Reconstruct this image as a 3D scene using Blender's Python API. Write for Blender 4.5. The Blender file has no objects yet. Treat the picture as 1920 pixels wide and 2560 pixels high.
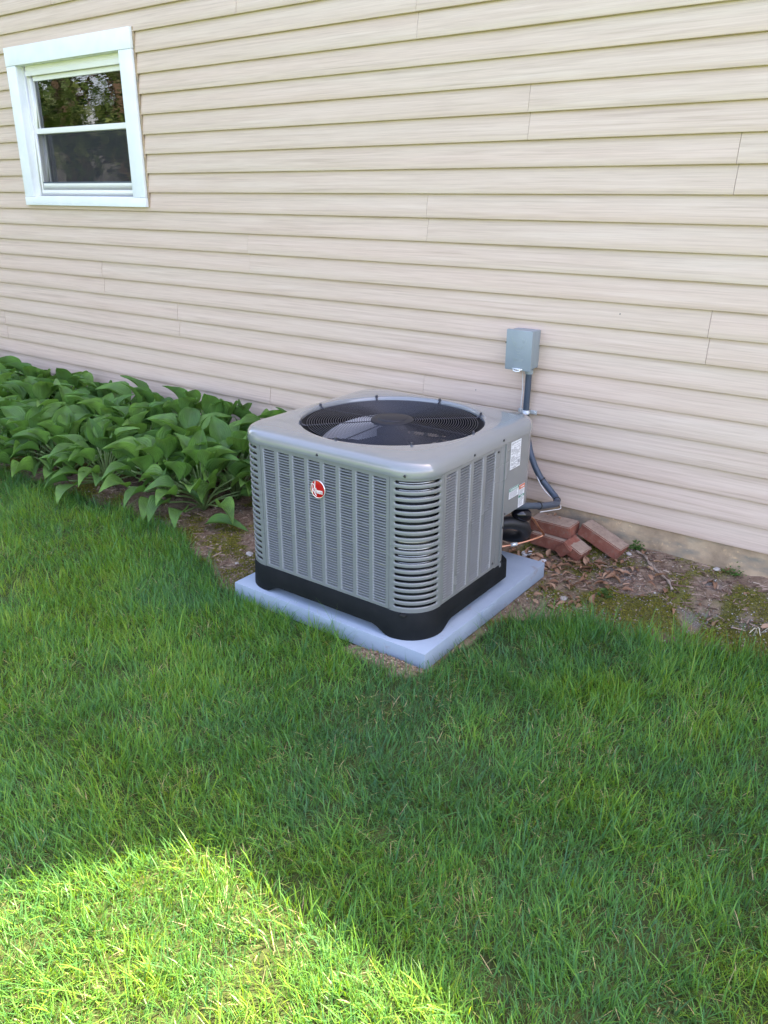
import bpy, bmesh, math, random
import numpy as np
from mathutils import Vector, Matrix
random.seed(7); rng = np.random.default_rng(11)
SC = bpy.context.scene
COL = SC.collection
PI = math.pi

# ------------------------------------------------------------------ camera
cam_d = bpy.data.cameras.new('camera'); cam = bpy.data.objects.new('camera', cam_d); COL.objects.link(cam)
cam_d.sensor_fit = 'VERTICAL'; cam_d.sensor_height = 36.0; cam_d.lens = 28.317
cam_d.clip_start = 0.05; cam_d.clip_end = 300
CR = Vector((0.80490417, 0.5933951, 0.00339492)); CD = Vector((0.22084116, -0.2942376, -0.92986742)); CF = Vector((-0.55077986, 0.7492039, -0.36787913))
m = Matrix((CR, -CD, -CF)).transposed().to_4x4(); m.translation = Vector((0, -3.23117, 1.51819)); cam.matrix_world = m
SC.camera = cam

# ------------------------------------------------------------------ world, sun, exposure
SUN = Vector((0.36, 0.49, 0.86)).normalized()
w = bpy.data.worlds.new('World'); SC.world = w; w.use_nodes = True
nt = w.node_tree; nt.nodes.clear()
wo = nt.nodes.new('ShaderNodeOutputWorld'); bg = nt.nodes.new('ShaderNodeBackground'); sk = nt.nodes.new('ShaderNodeTexSky')
sk.sky_type = 'NISHITA'; sk.sun_disc = False
sk.sun_elevation = math.asin(SUN.z); sk.sun_rotation = math.atan2(SUN.x, SUN.y)
sk.air_density = 1.0; sk.dust_density = 3.0; sk.ozone_density = 0.4
bg.inputs['Strength'].default_value = 0.15
nt.links.new(sk.outputs[0], bg.inputs[0]); nt.links.new(bg.outputs[0], wo.inputs[0])
sl = bpy.data.lights.new('sun', 'SUN'); sl.energy = 5.0; sl.angle = math.radians(0.53); sl.color = (1.0, 0.91, 0.71)
so = bpy.data.objects.new('sun', sl); COL.objects.link(so); so.rotation_euler = SUN.to_track_quat('Z', 'Y').to_euler(); so.location = (3, 4, 9)
vs = SC.view_settings; vs.view_transform = 'Standard'; vs.look = 'None'; vs.gamma = 1.0; vs.use_curve_mapping = False
vs.exposure = 2.75
vs.use_white_balance = True; vs.white_balance_temperature = 7000; vs.white_balance_tint = 24
SC.cycles.max_bounces = 8; SC.cycles.transparent_max_bounces = 12

# ------------------------------------------------------------------ helpers
def link(o, parent=None):
    COL.objects.link(o)
    if parent is not None: o.parent = parent
    return o
def mesh(name, V, F, mats=(), smooth=False, sharp=None, fm=None):
    me = bpy.data.meshes.new(name); me.from_pydata([tuple(v) for v in V], [], [tuple(f) for f in F])
    for k in (mats if isinstance(mats, (list, tuple)) else [mats]): me.materials.append(k)
    if fm is not None: me.polygons.foreach_set('material_index', fm)
    if smooth:
        me.polygons.foreach_set('use_smooth', [True] * len(me.polygons))
        if sharp: me.set_sharp_from_angle(angle=math.radians(sharp))
    me.update(); return me
def ob(name, me, parent=None, loc=None, label=None, cat=None, group=None, kind=None):
    o = bpy.data.objects.new(name, me); link(o, parent)
    if loc is not None: o.location = loc
    if label: o['label'] = label
    if cat: o['category'] = cat
    if group: o['group'] = group
    if kind: o['kind'] = kind
    return o
def empty(name, loc, label, cat, group=None, rz=0):
    o = ob(name, None, None, loc, label, cat, group); o.rotation_euler.z = rz; o.empty_display_size = .1; return o
class MB:
    def __init__(s): s.V = []; s.F = []; s.M = []
    def add(s, V, F, mi=0):
        n = len(s.V); s.V += [tuple(v) for v in V]; s.F += [tuple(i + n for i in f) for f in F]; s.M += [mi] * len(F)
    def box(s, a, b, mi=0):
        x0, y0, z0 = a; x1, y1, z1 = b
        s.add([(x0,y0,z0),(x1,y0,z0),(x1,y1,z0),(x0,y1,z0),(x0,y0,z1),(x1,y0,z1),(x1,y1,z1),(x0,y1,z1)],
              [(0,3,2,1),(4,5,6,7),(0,1,5,4),(1,2,6,5),(2,3,7,6),(3,0,4,7)], mi)
    def tube(s, P, r, n=10, caps=True, mi=0, closed=False):
        P = [Vector(p) for p in P]; R = r if isinstance(r, (list, tuple)) else [r] * len(P)
        V = []; up = Vector((0, 0, 1)); t0 = (P[1] - P[0]).normalized()
        a = t0.cross(up if abs(t0.z) < .9 else Vector((1, 0, 0))).normalized()
        N = len(P)
        for i, p in enumerate(P):
            if closed: t = (P[(i+1) % N] - P[i-1]).normalized()
            else: t = (P[min(i+1, N-1)] - P[max(i-1, 0)]).normalized()
            a = (a - t * a.dot(t)).normalized(); b = t.cross(a)
            for k in range(n):
                an = 2*PI*k/n; V.append(p + (a*math.cos(an) + b*math.sin(an)) * R[i])
        F = []
        for i in range(N if closed else N-1):
            j = (i+1) % N
            for k in range(n): F.append((i*n+k, i*n+(k+1) % n, j*n+(k+1) % n, j*n+k))
        if caps and not closed: F += [tuple(range(n-1, -1, -1)), tuple(range((N-1)*n, N*n))]
        s.add(V, F, mi)
    def grid(s, G, mi=0, flip=False, closeu=False):
        nu = len(G); nv = len(G[0]); V = [p for r in G for p in r]; F = []
        for i in range(nu if closeu else nu-1):
            j = (i+1) % nu
            for k in range(nv-1):
                f = (i*nv+k, j*nv+k, j*nv+k+1, i*nv+k+1); F.append(f[::-1] if flip else f)
        s.add(V, F, mi)
    def make(s, name, mats, parent=None, smooth=False, sharp=None, bevel=0, **kw):
        me = mesh(name, s.V, s.F, mats, smooth, sharp, s.M)
        if bevel:
            bm = bmesh.new(); bm.from_mesh(me)
            bmesh.ops.remove_doubles(bm, verts=bm.verts, dist=1e-5)
            bmesh.ops.bevel(bm, geom=[e for e in bm.edges if e.calc_face_angle(0) > .6], offset=bevel, segments=2, profile=.6, affect='EDGES')
            bm.to_mesh(me); bm.free(); me.polygons.foreach_set('use_smooth', [True]*len(me.polygons)); me.set_sharp_from_angle(angle=math.radians(50))
        return ob(name, me, parent, **kw)
def spline(P, n=8):
    P = [Vector(p) for p in P]; out = []
    Q = [P[0]*2-P[1]] + P + [P[-1]*2-P[-2]]
    for i in range(1, len(Q)-2):
        a, b, c, d = Q[i-1], Q[i], Q[i+1], Q[i+2]
        for k in range(n):
            t = k/n; out.append(.5*((2*b)+(c-a)*t+(2*a-5*b+4*c-d)*t*t+(3*b-a-3*c+d)*t**3))
    out.append(P[-1]); return out
def hsh(i, j, s):
    i = i.astype(np.int64); j = j.astype(np.int64)
    h = (i*374761393 + j*668265263 + s*1442695041) & 0xffffffff
    h = ((h ^ (h >> 13)) * 1274126177) & 0xffffffff
    return ((h ^ (h >> 16)) & 0xffffff) / float(0xffffff)
def vnoise(x, y, s=0):
    x = np.asarray(x, float); y = np.asarray(y, float)
    i = np.floor(x); j = np.floor(y); u = x-i; v = y-j; u = u*u*(3-2*u); v = v*v*(3-2*v)
    return (hsh(i,j,s)*(1-u)+hsh(i+1,j,s)*u)*(1-v)+(hsh(i,j+1,s)*(1-u)+hsh(i+1,j+1,s)*u)*v
def fbm(x, y, s=0, o=4):
    r = 0; a = .5; t = 0
    for k in range(o): r = r + a*vnoise(np.asarray(x)*2**k, np.asarray(y)*2**k, s+k*17); t += a; a *= .5
    return r/t
def sstep(a, b, x): t = np.clip((x-a)/(b-a), 0, 1); return t*t*(3-2*t)
def inpoly(x, y, P):
    r = np.zeros(np.shape(x), bool); n = len(P)
    for i in range(n):
        x0, y0 = P[i]; x1, y1 = P[(i+1) % n]
        c = ((y0 > y) != (y1 > y)) & (x < (x1-x0)*(y-y0)/((y1-y0) if y1 != y0 else 1e-9)+x0); r ^= c
    return r
def blob(x, y, cx, cy, rx, ry, a=0):
    c, s = math.cos(a), math.sin(a); u = ((x-cx)*c+(y-cy)*s)/rx; v = (-(x-cx)*s+(y-cy)*c)/ry
    return np.exp(-(u*u+v*v))

# ------------------------------------------------------------------ materials
def mat(name, col=(.5,.5,.5), rough=.5, metal=0., spec=.5, **kw):
    m = bpy.data.materials.new(name); m.use_nodes = True; b = m.node_tree.nodes['Principled BSDF']
    b.inputs['Base Color'].default_value = (*col, 1); b.inputs['Roughness'].default_value = rough; b.inputs['Metallic'].default_value = metal
    b.inputs['Specular IOR Level'].default_value = spec
    for k, v in kw.items(): b.inputs[k].default_value = v
    return m
class N:
    def __init__(s, m): s.t = m.node_tree; s.b = s.t.nodes['Principled BSDF']; s.out = s.t.nodes['Material Output']
    def n(s, typ, **kw):
        x = s.t.nodes.new(typ)
        for k, v in kw.items(): setattr(x, k, v)
        return x
    def l(s, a, b): s.t.links.new(a, b)
    def coord(s, scale=(1,1,1), kind='Object', loc=None):
        c = s.n('ShaderNodeTexCoord'); mp = s.n('ShaderNodeMapping'); mp.inputs['Scale'].default_value = scale; s.l(c.outputs[kind], mp.inputs[0])
        if loc is not None: s.l(loc, mp.inputs[1])
        return mp.outputs[0]
    def noise(s, vec, scale, detail=4, rough=.55, dist=0):
        x = s.n('ShaderNodeTexNoise'); x.inputs['Scale'].default_value = scale; x.inputs['Detail'].default_value = detail
        x.inputs['Roughness'].default_value = rough; x.inputs['Distortion'].default_value = dist
        if vec is not None: s.l(vec, x.inputs['Vector'])
        return x.outputs[0]
    def ramp(s, fac, stops):
        r = s.n('ShaderNodeValToRGB'); e = r.color_ramp.elements
        while len(e) < len(stops): e.new(.5)
        for q, (p, c) in zip(e, stops): q.position = p; q.color = (*c, 1) if len(c) == 3 else c
        s.l(fac, r.inputs[0]); return r.outputs[0]
    def mix(s, fac, a, b, mode='MIX'):
        x = s.n('ShaderNodeMix', data_type='RGBA', blend_type=mode)
        for sock, v in ((x.inputs[0], fac), (x.inputs[6], a), (x.inputs[7], b)):
            if hasattr(v, 'is_linked'): s.l(v, sock)
            else: sock.default_value = v if isinstance(v, (int, float)) else (*v, 1)
        return x.outputs[2]
    def bump(s, h, strength=.3, dist=.002):
        x = s.n('ShaderNodeBump'); x.inputs['Strength'].default_value = strength; x.inputs['Distance'].default_value = dist
        s.l(h, x.inputs['Height']); s.l(x.outputs[0], s.b.inputs['Normal']); return x
    def attr(s, name): x = s.n('ShaderNodeAttribute'); x.attribute_name = name; return x
    def col(s, c): s.l(c, s.b.inputs['Base Color'])

# vinyl siding: pale beige print with long streaks of pinkish grey
M_side = mat('vinyl_siding', rough=.42, spec=.35); k = N(M_side)
oi = k.n('ShaderNodeObjectInfo'); cx = k.n('ShaderNodeCombineXYZ')
ml = k.n('ShaderNodeMath', operation='MULTIPLY'); ml.inputs[1].default_value = 37.; k.l(oi.outputs['Random'], ml.inputs[0]); k.l(ml.outputs[0], cx.inputs[0]); k.l(ml.outputs[0], cx.inputs[2])
v1 = k.coord((1.5, 1, 80), loc=cx.outputs[0]); v2 = k.coord((6., 1, 330), loc=cx.outputs[0]); v3 = k.coord((.45, 1, 9), loc=cx.outputs[0])
n1 = k.noise(v1, 1.0, 5, .6, .6); n2 = k.noise(v2, 1.0, 3, .6, .3); n3 = k.noise(v3, 1.0, 3)
c1 = k.ramp(n1, [(.28, (.515,.392,.308)), (.45, (.618,.478,.380)), (.56, (.650,.512,.412)), (.74, (.685,.550,.455))])
c2 = k.ramp(n2, [(.32, (.84,.82,.81)), (.55, (1,1,1)), (.8, (1.04,1.04,1.04))])
c3 = k.ramp(n3, [(.3, (1.0,.955,.95)), (.7, (.98,.985,.97))])
k.col(k.mix(1., k.mix(.65, c1, c2, 'MULTIPLY'), c3, 'MULTIPLY')); k.bump(n2, .12, .001)
M_trim = mat('white_trim', (.80,.82,.82), .35); k = N(M_trim); k.col(k.ramp(k.noise(k.coord((9,9,9)), 1.), [(.3,(.74,.77,.77)),(.7,(.82,.84,.84))]))
M_vinyl = mat('window_vinyl', (.80,.79,.74), .3)
M_found = mat('foundation', (.3,.27,.2), .9); k = N(M_found)
vv = k.coord((1,1,1)); sep = k.n('ShaderNodeSeparateXYZ'); k.l(vv, sep.inputs[0])
a = k.ramp(k.noise(vv, 7, 6, .65), [(.3,(.25,.18,.115)),(.5,(.42,.30,.19)),(.7,(.52,.39,.25))])
b_ = k.ramp(k.noise(k.coord((3,3,9)), 2.2, 5), [(.50,(0,0,0)),(.68,(.8,.8,.8))])
cc = k.mix(b_, a, (.20,.19,.15)); sp = k.ramp(k.noise(vv, 60, 3), [(.62,(1,1,1)),(.70,(1.35,1.3,1.2))]); k.col(k.mix(1., cc, sp, 'MULTIPLY')); k.bump(k.noise(vv, 45, 5), .5, .004)
M_roof = mat('roof_shingle', (.12,.11,.10), .9)
M_dark = mat('dark_interior', (.02,.02,.022), .8)
M_room = mat('room_interior', (.10,.095,.09), .8)

# condenser paint: grey with slight green, glossy, faint mottling
def paint(name, c, r=.28, coat=.25):
    m = mat(name, c, r, 0, .5); k = N(m); v = k.coord((1,1,1)); f = k.noise(v, 3, 4)
    k.col(k.ramp(f, [(.3, tuple(x*.975 for x in c)), (.7, tuple(x*1.02 for x in c))]))
    k.b.inputs['Coat Weight'].default_value = coat; k.b.inputs['Coat Roughness'].default_value = .08
    rr = k.n('ShaderNodeMapRange'); rr.inputs[3].default_value = r-.02; rr.inputs[4].default_value = r+.05; k.l(k.noise(v, 2.5, 3), rr.inputs[0]); k.l(rr.outputs[0], k.b.inputs['Roughness']); return m
M_paint = paint('condenser_paint', (.185,.197,.195), .26, .45)
M_cap = paint('cover_paint', (.195,.21,.212), .2, 1.)
M_base = mat('black_plastic_base', (.018,.02,.021), .65, 0, .15); k = N(M_base); k.col(k.ramp(k.noise(k.coord(), 9, 6, .7), [(.35,(.006,.008,.009)),(.6,(.010,.012,.013)),(.75,(.020,.020,.020))])); k.bump(k.noise(k.coord(), 300, 2), .2, .0008)
M_wire = mat('black_wire', (.030,.032,.042), .3)
M_hub = mat('fan_hub', (.022,.022,.026), .55, 0, .3)
M_orif = mat('orifice_black', (.006,.006,.008), .7, 0, .2)
M_coil = mat('coil_fins', (.05,.055,.055), .45, .5)
M_tube = mat('coil_tube', (.30,.30,.28), .25, .9)
M_blade = mat('fan_blade', (.008,.012,.028), .25, 0, .2)
M_blade2 = mat('fan_blade_glint', (.55,.56,.57), .4, .1)  # pale copy of the blade colour, a bright reflection painted on one blade
M_screw = mat('dark_screw', (.03,.03,.03), .4, .5)
M_pad = mat('pad_plastic', (.27,.31,.39), .6); k = N(M_pad); v = k.coord()
pc = k.ramp(k.noise(v, 5, 5), [(.3,(.26,.33,.40)),(.7,(.32,.395,.465))])
geo = k.n('ShaderNodeNewGeometry')
dm = k.ramp(k.noise(k.coord((1,1,1)), 13, 6, .7), [(.62,(0,0,0)),(.74,(.8,.8,.8))]); k.col(k.mix(dm, pc, (.25,.21,.19))); k.bump(k.noise(v, 90, 4), .15, .002)
M_red = mat('badge_red', (.50,.008,.012), .18, .1, .5); M_red.node_tree.nodes['Principled BSDF'].inputs['Coat Weight'].default_value = .8
M_silver = mat('badge_silver', (.80,.78,.74), .22, .7)
M_letter = mat('badge_letters', (.85,.82,.76), .35)
M_paper = mat('label_white', (.74,.75,.77), .35)
M_ink = mat('label_ink', (.12,.12,.13), .6); M_inkg = mat('label_green', (.01,.20,.11), .4); M_inko = mat('label_orange', (.62,.13,.03), .4)
M_box = mat('box_grey_enamel', (.24,.285,.30), .38); k = N(M_box); k.col(k.ramp(k.noise(k.coord(), 14, 5), [(.3,(.235,.28,.295)),(.7,(.265,.31,.325))]))
M_emb = mat('emboss_line', (.32,.37,.34), .4)
M_cond = mat('conduit_grey', (.055,.075,.10), .45); k = N(M_cond); k.bump(k.noise(k.coord((40,40,300)), 1., 2), .25, .002)
M_blk = mat('black_rubber', (.015,.016,.018), .5)
M_gloss = mat('black_gloss', (.008,.008,.012), .12)
M_zinc = mat('zinc_steel', (.80,.84,.82), .3, .55)
M_cu = mat('copper', (.62,.29,.17), .32, .9); k = N(M_cu); k.col(k.ramp(k.noise(k.coord(), 30, 4), [(.3,(.36,.15,.09)),(.7,(.72,.36,.22))]))
M_wht = mat('white_wire', (.68,.66,.62), .5)
M_glass = bpy.data.materials.new('window_glass'); M_glass.use_nodes = True
t = M_glass.node_tree; t.nodes.clear(); o_ = t.nodes.new('ShaderNodeOutputMaterial'); mx = t.nodes.new('ShaderNodeMixShader'); tr = t.nodes.new('ShaderNodeBsdfTransparent'); gl = t.nodes.new('ShaderNodeBsdfGlossy'); fr = t.nodes.new('ShaderNodeFresnel')
fr.inputs[0].default_value = 2.1; gl.inputs['Roughness'].default_value = .012; tr.inputs[0].default_value = (.75,.78,.78,1)
bn = t.nodes.new('ShaderNodeTexNoise'); bn.inputs['Scale'].default_value = 9; bu = t.nodes.new('ShaderNodeBump'); bu.inputs['Strength'].default_value = .03; bu.inputs['Distance'].default_value = .01
t.links.new(bn.outputs[0], bu.inputs['Height']); t.links.new(bu.outputs[0], gl.inputs['Normal'])
t.links.new(fr.outputs[0], mx.inputs[0]); t.links.new(tr.outputs[0], mx.inputs[1]); t.links.new(gl.outputs[0], mx.inputs[2]); t.links.new(mx.outputs[0], o_.inputs[0])
M_screen = bpy.data.materials.new('insect_screen'); M_screen.use_nodes = True
t = M_screen.node_tree; t.nodes.clear(); o_ = t.nodes.new('ShaderNodeOutputMaterial'); mx = t.nodes.new('ShaderNodeMixShader'); tr = t.nodes.new('ShaderNodeBsdfTransparent'); df = t.nodes.new('ShaderNodeBsdfDiffuse')
df.inputs[0].default_value = (.07,.07,.075,1); mx.inputs[0].default_value = .42
t.links.new(tr.outputs[0], mx.inputs[1]); t.links.new(df.outputs[0], mx.inputs[2]); t.links.new(mx.outputs[0], o_.inputs[0])

def leafmat(name, stops, rough=.45, transl=.3, attrname='tint', tcol=(1.15,1.25,.6), uvveins=False, sheath_shade=None):
    m = mat(name, rough=rough, spec=.3); k = N(m)
    if attrname: fac = k.attr(attrname).outputs['Fac']
    else: fac = k.n('ShaderNodeObjectInfo').outputs['Random']
    c = k.ramp(fac, stops)
    if uvveins:
        uv = k.n('ShaderNodeUVMap'); sp = k.n('ShaderNodeSeparateXYZ'); k.l(uv.outputs[0], sp.inputs[0])
        mm = k.n('ShaderNodeMath', operation='MULTIPLY'); mm.inputs[1].default_value = 2*PI*6.; k.l(sp.outputs[0], mm.inputs[0])
        sn = k.n('ShaderNodeMath', operation='COSINE'); k.l(mm.outputs[0], sn.inputs[0])
        k.bump(sn.outputs[0], .38, .003)
        c = k.mix(k.ramp(k.noise(k.coord((1,1,1)), 12, 4), [(.35,(0,0,0)),(.7,(.6,.6,.6))]), c, (.07,.125,.05))
        md = k.n('ShaderNodeMath', operation='ABSOLUTE'); k.l(sp.outputs[0], md.inputs[0])
        c = k.mix(k.ramp(md.outputs[0], [(.0,(.55,.55,.55)),(.06,(0,0,0))]), c, (.12,.20,.08))
    k.col(c)
    if sheath_shade:  # sheath tone at the blade foot, with the shade down there painted in
        t_ = k.attr('along').outputs['Fac']; c = k.mix(k.ramp(t_, [(0,(.75,.75,.75)),(.35,(0,0,0))]), c, sheath_shade); k.col(c)
    tl = k.n('ShaderNodeBsdfTranslucent'); mxx = k.n('ShaderNodeMixShader'); mxx.inputs[0].default_value = transl
    k.l(k.mix(1., c, tcol, 'MULTIPLY'), tl.inputs[0]); k.l(k.b.outputs[0], mxx.inputs[1]); k.l(tl.outputs[0], mxx.inputs[2]); k.l(mxx.outputs[0], k.out.inputs[0])
    return m
M_grass = leafmat('grass_blades', [(0,(.044,.150,.068)),(.35,(.068,.220,.060)),(.6,(.105,.278,.044)),(.82,(.175,.33,.034)),(.90,(.22,.27,.08)),(.93,(.36,.32,.17)),(1,(.46,.40,.25))], .38, .34, tcol=(2.3,1.65,.10), sheath_shade=(.07,.10,.035))
M_hosta = leafmat('hosta_leaf', [(0,(.085,.215,.050)),(.5,(.130,.295,.062)),(1,(.19,.375,.08))], .42, .32, attrname=None, uvveins=True)
M_stem = mat('hosta_stalk', (.12,.19,.06), .5)
M_tree = leafmat('tree_leaves', [(0,(.03,.065,.02)),(.5,(.065,.115,.035)),(1,(.13,.19,.06))], .5, .3)
M_bark = mat('bark', (.10,.075,.05), .9)
M_moss = leafmat('moss', [(0,(.11,.10,.02)),(.5,(.20,.185,.025)),(1,(.33,.29,.04))], .8, .2)
M_weed = leafmat('weed_leaf', [(0,(.06,.14,.03)),(1,(.10,.20,.045))], .5, .3)
M_debris = leafmat('bark_debris', [(0,(.11,.06,.04)),(.45,(.20,.125,.085)),(.8,(.31,.21,.15)),(1,(.42,.32,.23))], .85, .0)
M_litter = leafmat('dead_leaf', [(0,(.20,.10,.055)),(.5,(.32,.175,.10)),(1,(.42,.26,.165))], .6, .12, attrname=None)
M_stone = mat('grit_stone', (.3,.29,.27), .85); k = N(M_stone); k.col(k.ramp(k.attr('tint').outputs['Fac'], [(0,(.14,.12,.10)),(.6,(.27,.24,.20)),(1,(.50,.47,.42))]))
M_pebble = mat('pebble', (.40,.36,.31), .8); k = N(M_pebble); k.col(k.ramp(k.noise(k.coord(), 60, 4), [(.3,(.30,.26,.22)),(.7,(.46,.42,.37))]))
M_wood = mat('dead_wood', (.27,.20,.145), .85); k = N(M_wood); k.col(k.ramp(k.noise(k.coord((60,60,60)), 1., 4), [(.3,(.17,.12,.085)),(.7,(.36,.28,.21))]))
M_straw = mat('straw', (.58,.52,.38), .6)
def brickm(name, c0, c1, c2, sc):
    m = mat(name, rough=.88); k = N(m); v = k.coord(); k.col(k.mix(k.ramp(k.noise(v, 38, 5, .7), [(.5,(0,0,0)),(.75,(.8,.8,.8))]), k.ramp(k.noise(v, sc, 5, .65), [(.32, c0), (.66, c1)]), c2)); k.bump(k.noise(v, 150, 4), .6, .003); return m
M_brick = brickm('brick_red', (.165,.052,.032), (.27,.092,.056), (.22,.15,.11), 16)
M_brickt = brickm('brick_sandy', (.24,.165,.115), (.36,.26,.185), (.17,.12,.085), 24)
M_chip = mat('mortar_white', (.6,.6,.57), .8)

# ground: soil, clay, grit and the thatch under the lawn, from vertex masks
M_ground = mat('ground_soil', rough=.95, spec=.2); k = N(M_ground); v = k.coord()
soil = k.ramp(k.noise(v, 22, 7, .7), [(.3,(.13,.080,.050)),(.5,(.225,.152,.10)),(.7,(.33,.238,.165))])
clay = k.ramp(k.noise(v, 26, 6, .65), [(.3,(.215,.155,.10)),(.55,(.31,.235,.155)),(.75,(.41,.325,.225))])
grit = k.ramp(k.noise(v, 170, 4, .7), [(.35,(.10,.085,.07)),(.55,(.20,.175,.15)),(.7,(.42,.38,.33))])
lawn = k.ramp(k.noise(v, 14, 6, .7), [(.3,(.030,.042,.014)),(.6,(.055,.075,.022)),(.8,(.12,.10,.05))])
far = k.ramp(k.noise(v, 3, 6, .7), [(.3,(.055,.115,.028)),(.7,(.10,.165,.042))])
mossc = k.ramp(k.noise(v, 55, 5, .7), [(.3,(.065,.06,.022)),(.55,(.115,.115,.026)),(.75,(.19,.185,.035))])
c = k.mix(k.attr('m_clay').outputs['Fac'], soil, clay); c = k.mix(k.attr('m_grit').outputs['Fac'], c, grit); c = k.mix(k.attr('m_moss').outputs['Fac'], c, mossc)
c = k.mix(k.attr('m_lawn').outputs['Fac'], c, lawn); c = k.mix(k.attr('m_far').outputs['Fac'], c, far); k.col(c); k.bump(k.noise(v, 75, 6, .7), .8, .01)

# ------------------------------------------------------------------ ground
PX1, PY0, PS, PTOP = -1.281, -1.253, .9144, .069          # pad: right x, front y, side, top
PX0, PY1 = PX1-PS, PY0+PS
NOLAWN = [(-6.8,-.90),(-4.40,-.985),(-3.9,-.945),(-3.38,-.925),(-2.98,-.955),(-2.72,-1.03),(-2.50,-1.10),(-2.33,-1.20),(-2.20,-1.25),(-2.17,-1.235),(-1.60,-1.23),(-1.60,-1.30),(-1.50,-1.335),(-1.34,-1.345),(-1.27,-1.30),(-1.262,-1.10),(-1.24,-.93),(-1.25,-.80),(-1.14,-.74),(-.98,-.60),(-.80,-.555),(-.66,-.555),(-.50,-.50),(-.36,-.47),(.3,-.36),(3,-.30),(3,2),(-6.8,2)]
def lawnmask(x, y):
    dx = (fbm(x*5, y*5, 3)-.5)*.14; dy = (fbm(x*5+9, y*5, 5)-.5)*.14
    near = (y > PY0-.16) & (x > PX0-.1) & (x < PX1+.06)      # keep the edge tidy beside the pad
    f = np.where(near, .25, 1.)
    return ~inpoly(x+dx*f, y+dy*f, NOLAWN)
def gz(x, y):
    x = np.asarray(x, float); y = np.asarray(y, float)
    wob = (fbm(x*1.3, y*1.3, 21)-.5)*.02
    z = .095*np.clip(1+y/.4, 0, 1)**1.7
    z = z+np.where(y < -1.3, (y+1.3)*.004, 0)
    pad = (x > PX0-.12) & (x < PX1+.12) & (y > PY0-.12) & (y < PY1+.12)
    dirt = (fbm(x*14, y*14, 31, 4)-.5)*.022*np.where(y > -1.4, 1, 0)
    lift = .028*blob(x, y, -1.37, -1.30, .16, .05)-.045*np.clip(blob(x, y, -.70, -.33, .15, .10, .3)-1.3*blob(x, y, -.745, -.345, .115, .075, .3), 0, 1)*(x > -.76)*2.2+.014*blob(x, y, -.78, -.34, .12, .09)
    under = (x > PX0+.01) & (x < PX1-.01) & (y > PY0+.01) & (y < PY1-.01)
    return np.where(under, -.01, z+np.where(pad, wob*.2+dirt*.3, wob+dirt)+lift)
gx = np.concatenate([[-60,-35,-20,-12,-9,-7.5], np.arange(-6.6, 1.2, .02), [1.5,2.2,3.5,6,12,25,60]])
gy = np.concatenate([[-60,-35,-20,-12,-8,-6,-4.6], np.arange(-3.8, .08, .02), [.5,3,12,30,60]])
GX, GY = np.meshgrid(gx, gy, indexing='ij'); X = GX.ravel(); Y = GY.ravel(); Z = gz(X, Y)
nx, ny = len(gx), len(gy); idx = np.arange(nx*ny).reshape(nx, ny)
Fq = np.stack([idx[:-1,:-1], idx[1:,:-1], idx[1:,1:], idx[:-1,1:]], -1).reshape(-1, 4)
def np_mesh(name, V, L, sizes, mats, attrs=None, smooth=False):
    me = bpy.data.meshes.new(name); me.vertices.add(len(V)); me.vertices.foreach_set('co', np.ascontiguousarray(V, np.float32).ravel())
    me.loops.add(len(L)); me.loops.foreach_set('vertex_index', np.ascontiguousarray(L, np.int32))
    me.polygons.add(len(sizes)); st = np.concatenate([[0], np.cumsum(sizes)[:-1]]).astype(np.int32)
    me.polygons.foreach_set('loop_start', st)
    if smooth: me.polygons.foreach_set('use_smooth', np.ones(len(sizes), bool))
    me.materials.append(mats); me.update(calc_edges=True)
    for n_, a in (attrs or {}).items():
        at = me.attributes.new(n_, 'FLOAT', 'POINT'); at.data.foreach_set('value', np.ascontiguousarray(a, np.float32))
    me.validate(); return me
LM = lawnmask(X, Y).astype(float)
mossn = fbm(X*9, Y*9, 41)
moss = np.clip(sstep(.35,.6,mossn+.55*blob(X,Y,-.90,-.40,.22,.11,.5)+.45*blob(X,Y,-.72,-.40,.12,.08)+.6*blob(X,Y,-.42,-.36,.30,.07,.15)-.13)+sstep(.45,.62,fbm(X*11,Y*11,43)+.45*blob(X,Y,-2.50,-.95,.22,.10)-.22)*.9, 0, 1)
moss = moss*(1-.9*(blob(X,Y,-.675,-.325,.05,.10,.4) > .45))
clay = np.clip(blob(X,Y,-1.40,-1.33,.35,.10)*1.5+blob(X,Y,-1.13,-.62,.17,.16)*.9+blob(X,Y,-2.28,-1.08,.22,.18)*.7+sstep(.52,.7,fbm(X*4,Y*4,47))*.35, 0, 1)
gr = np.clip(sstep(.48,.66,fbm(X*12,Y*12,51)+.4*blob(X,Y,-.97,-.24,.18,.06,-.5)+.45*blob(X,Y,-.50,-.27,.25,.05,.1)-.2), 0, 1)
farm = np.where((X < -6.4) | (X > 1.0) | (Y < -3.6), 1., 0.)*LM
gme = np_mesh('ground', np.stack([X, Y, Z], 1), Fq.ravel(), np.full(len(Fq), 4), M_ground, dict(m_lawn=LM*(1-farm), m_far=farm, m_moss=moss, m_clay=clay, m_grit=gr), True)
ob('ground', gme, label='bare brown soil by the wall running into the lawn', kind='structure')

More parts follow.
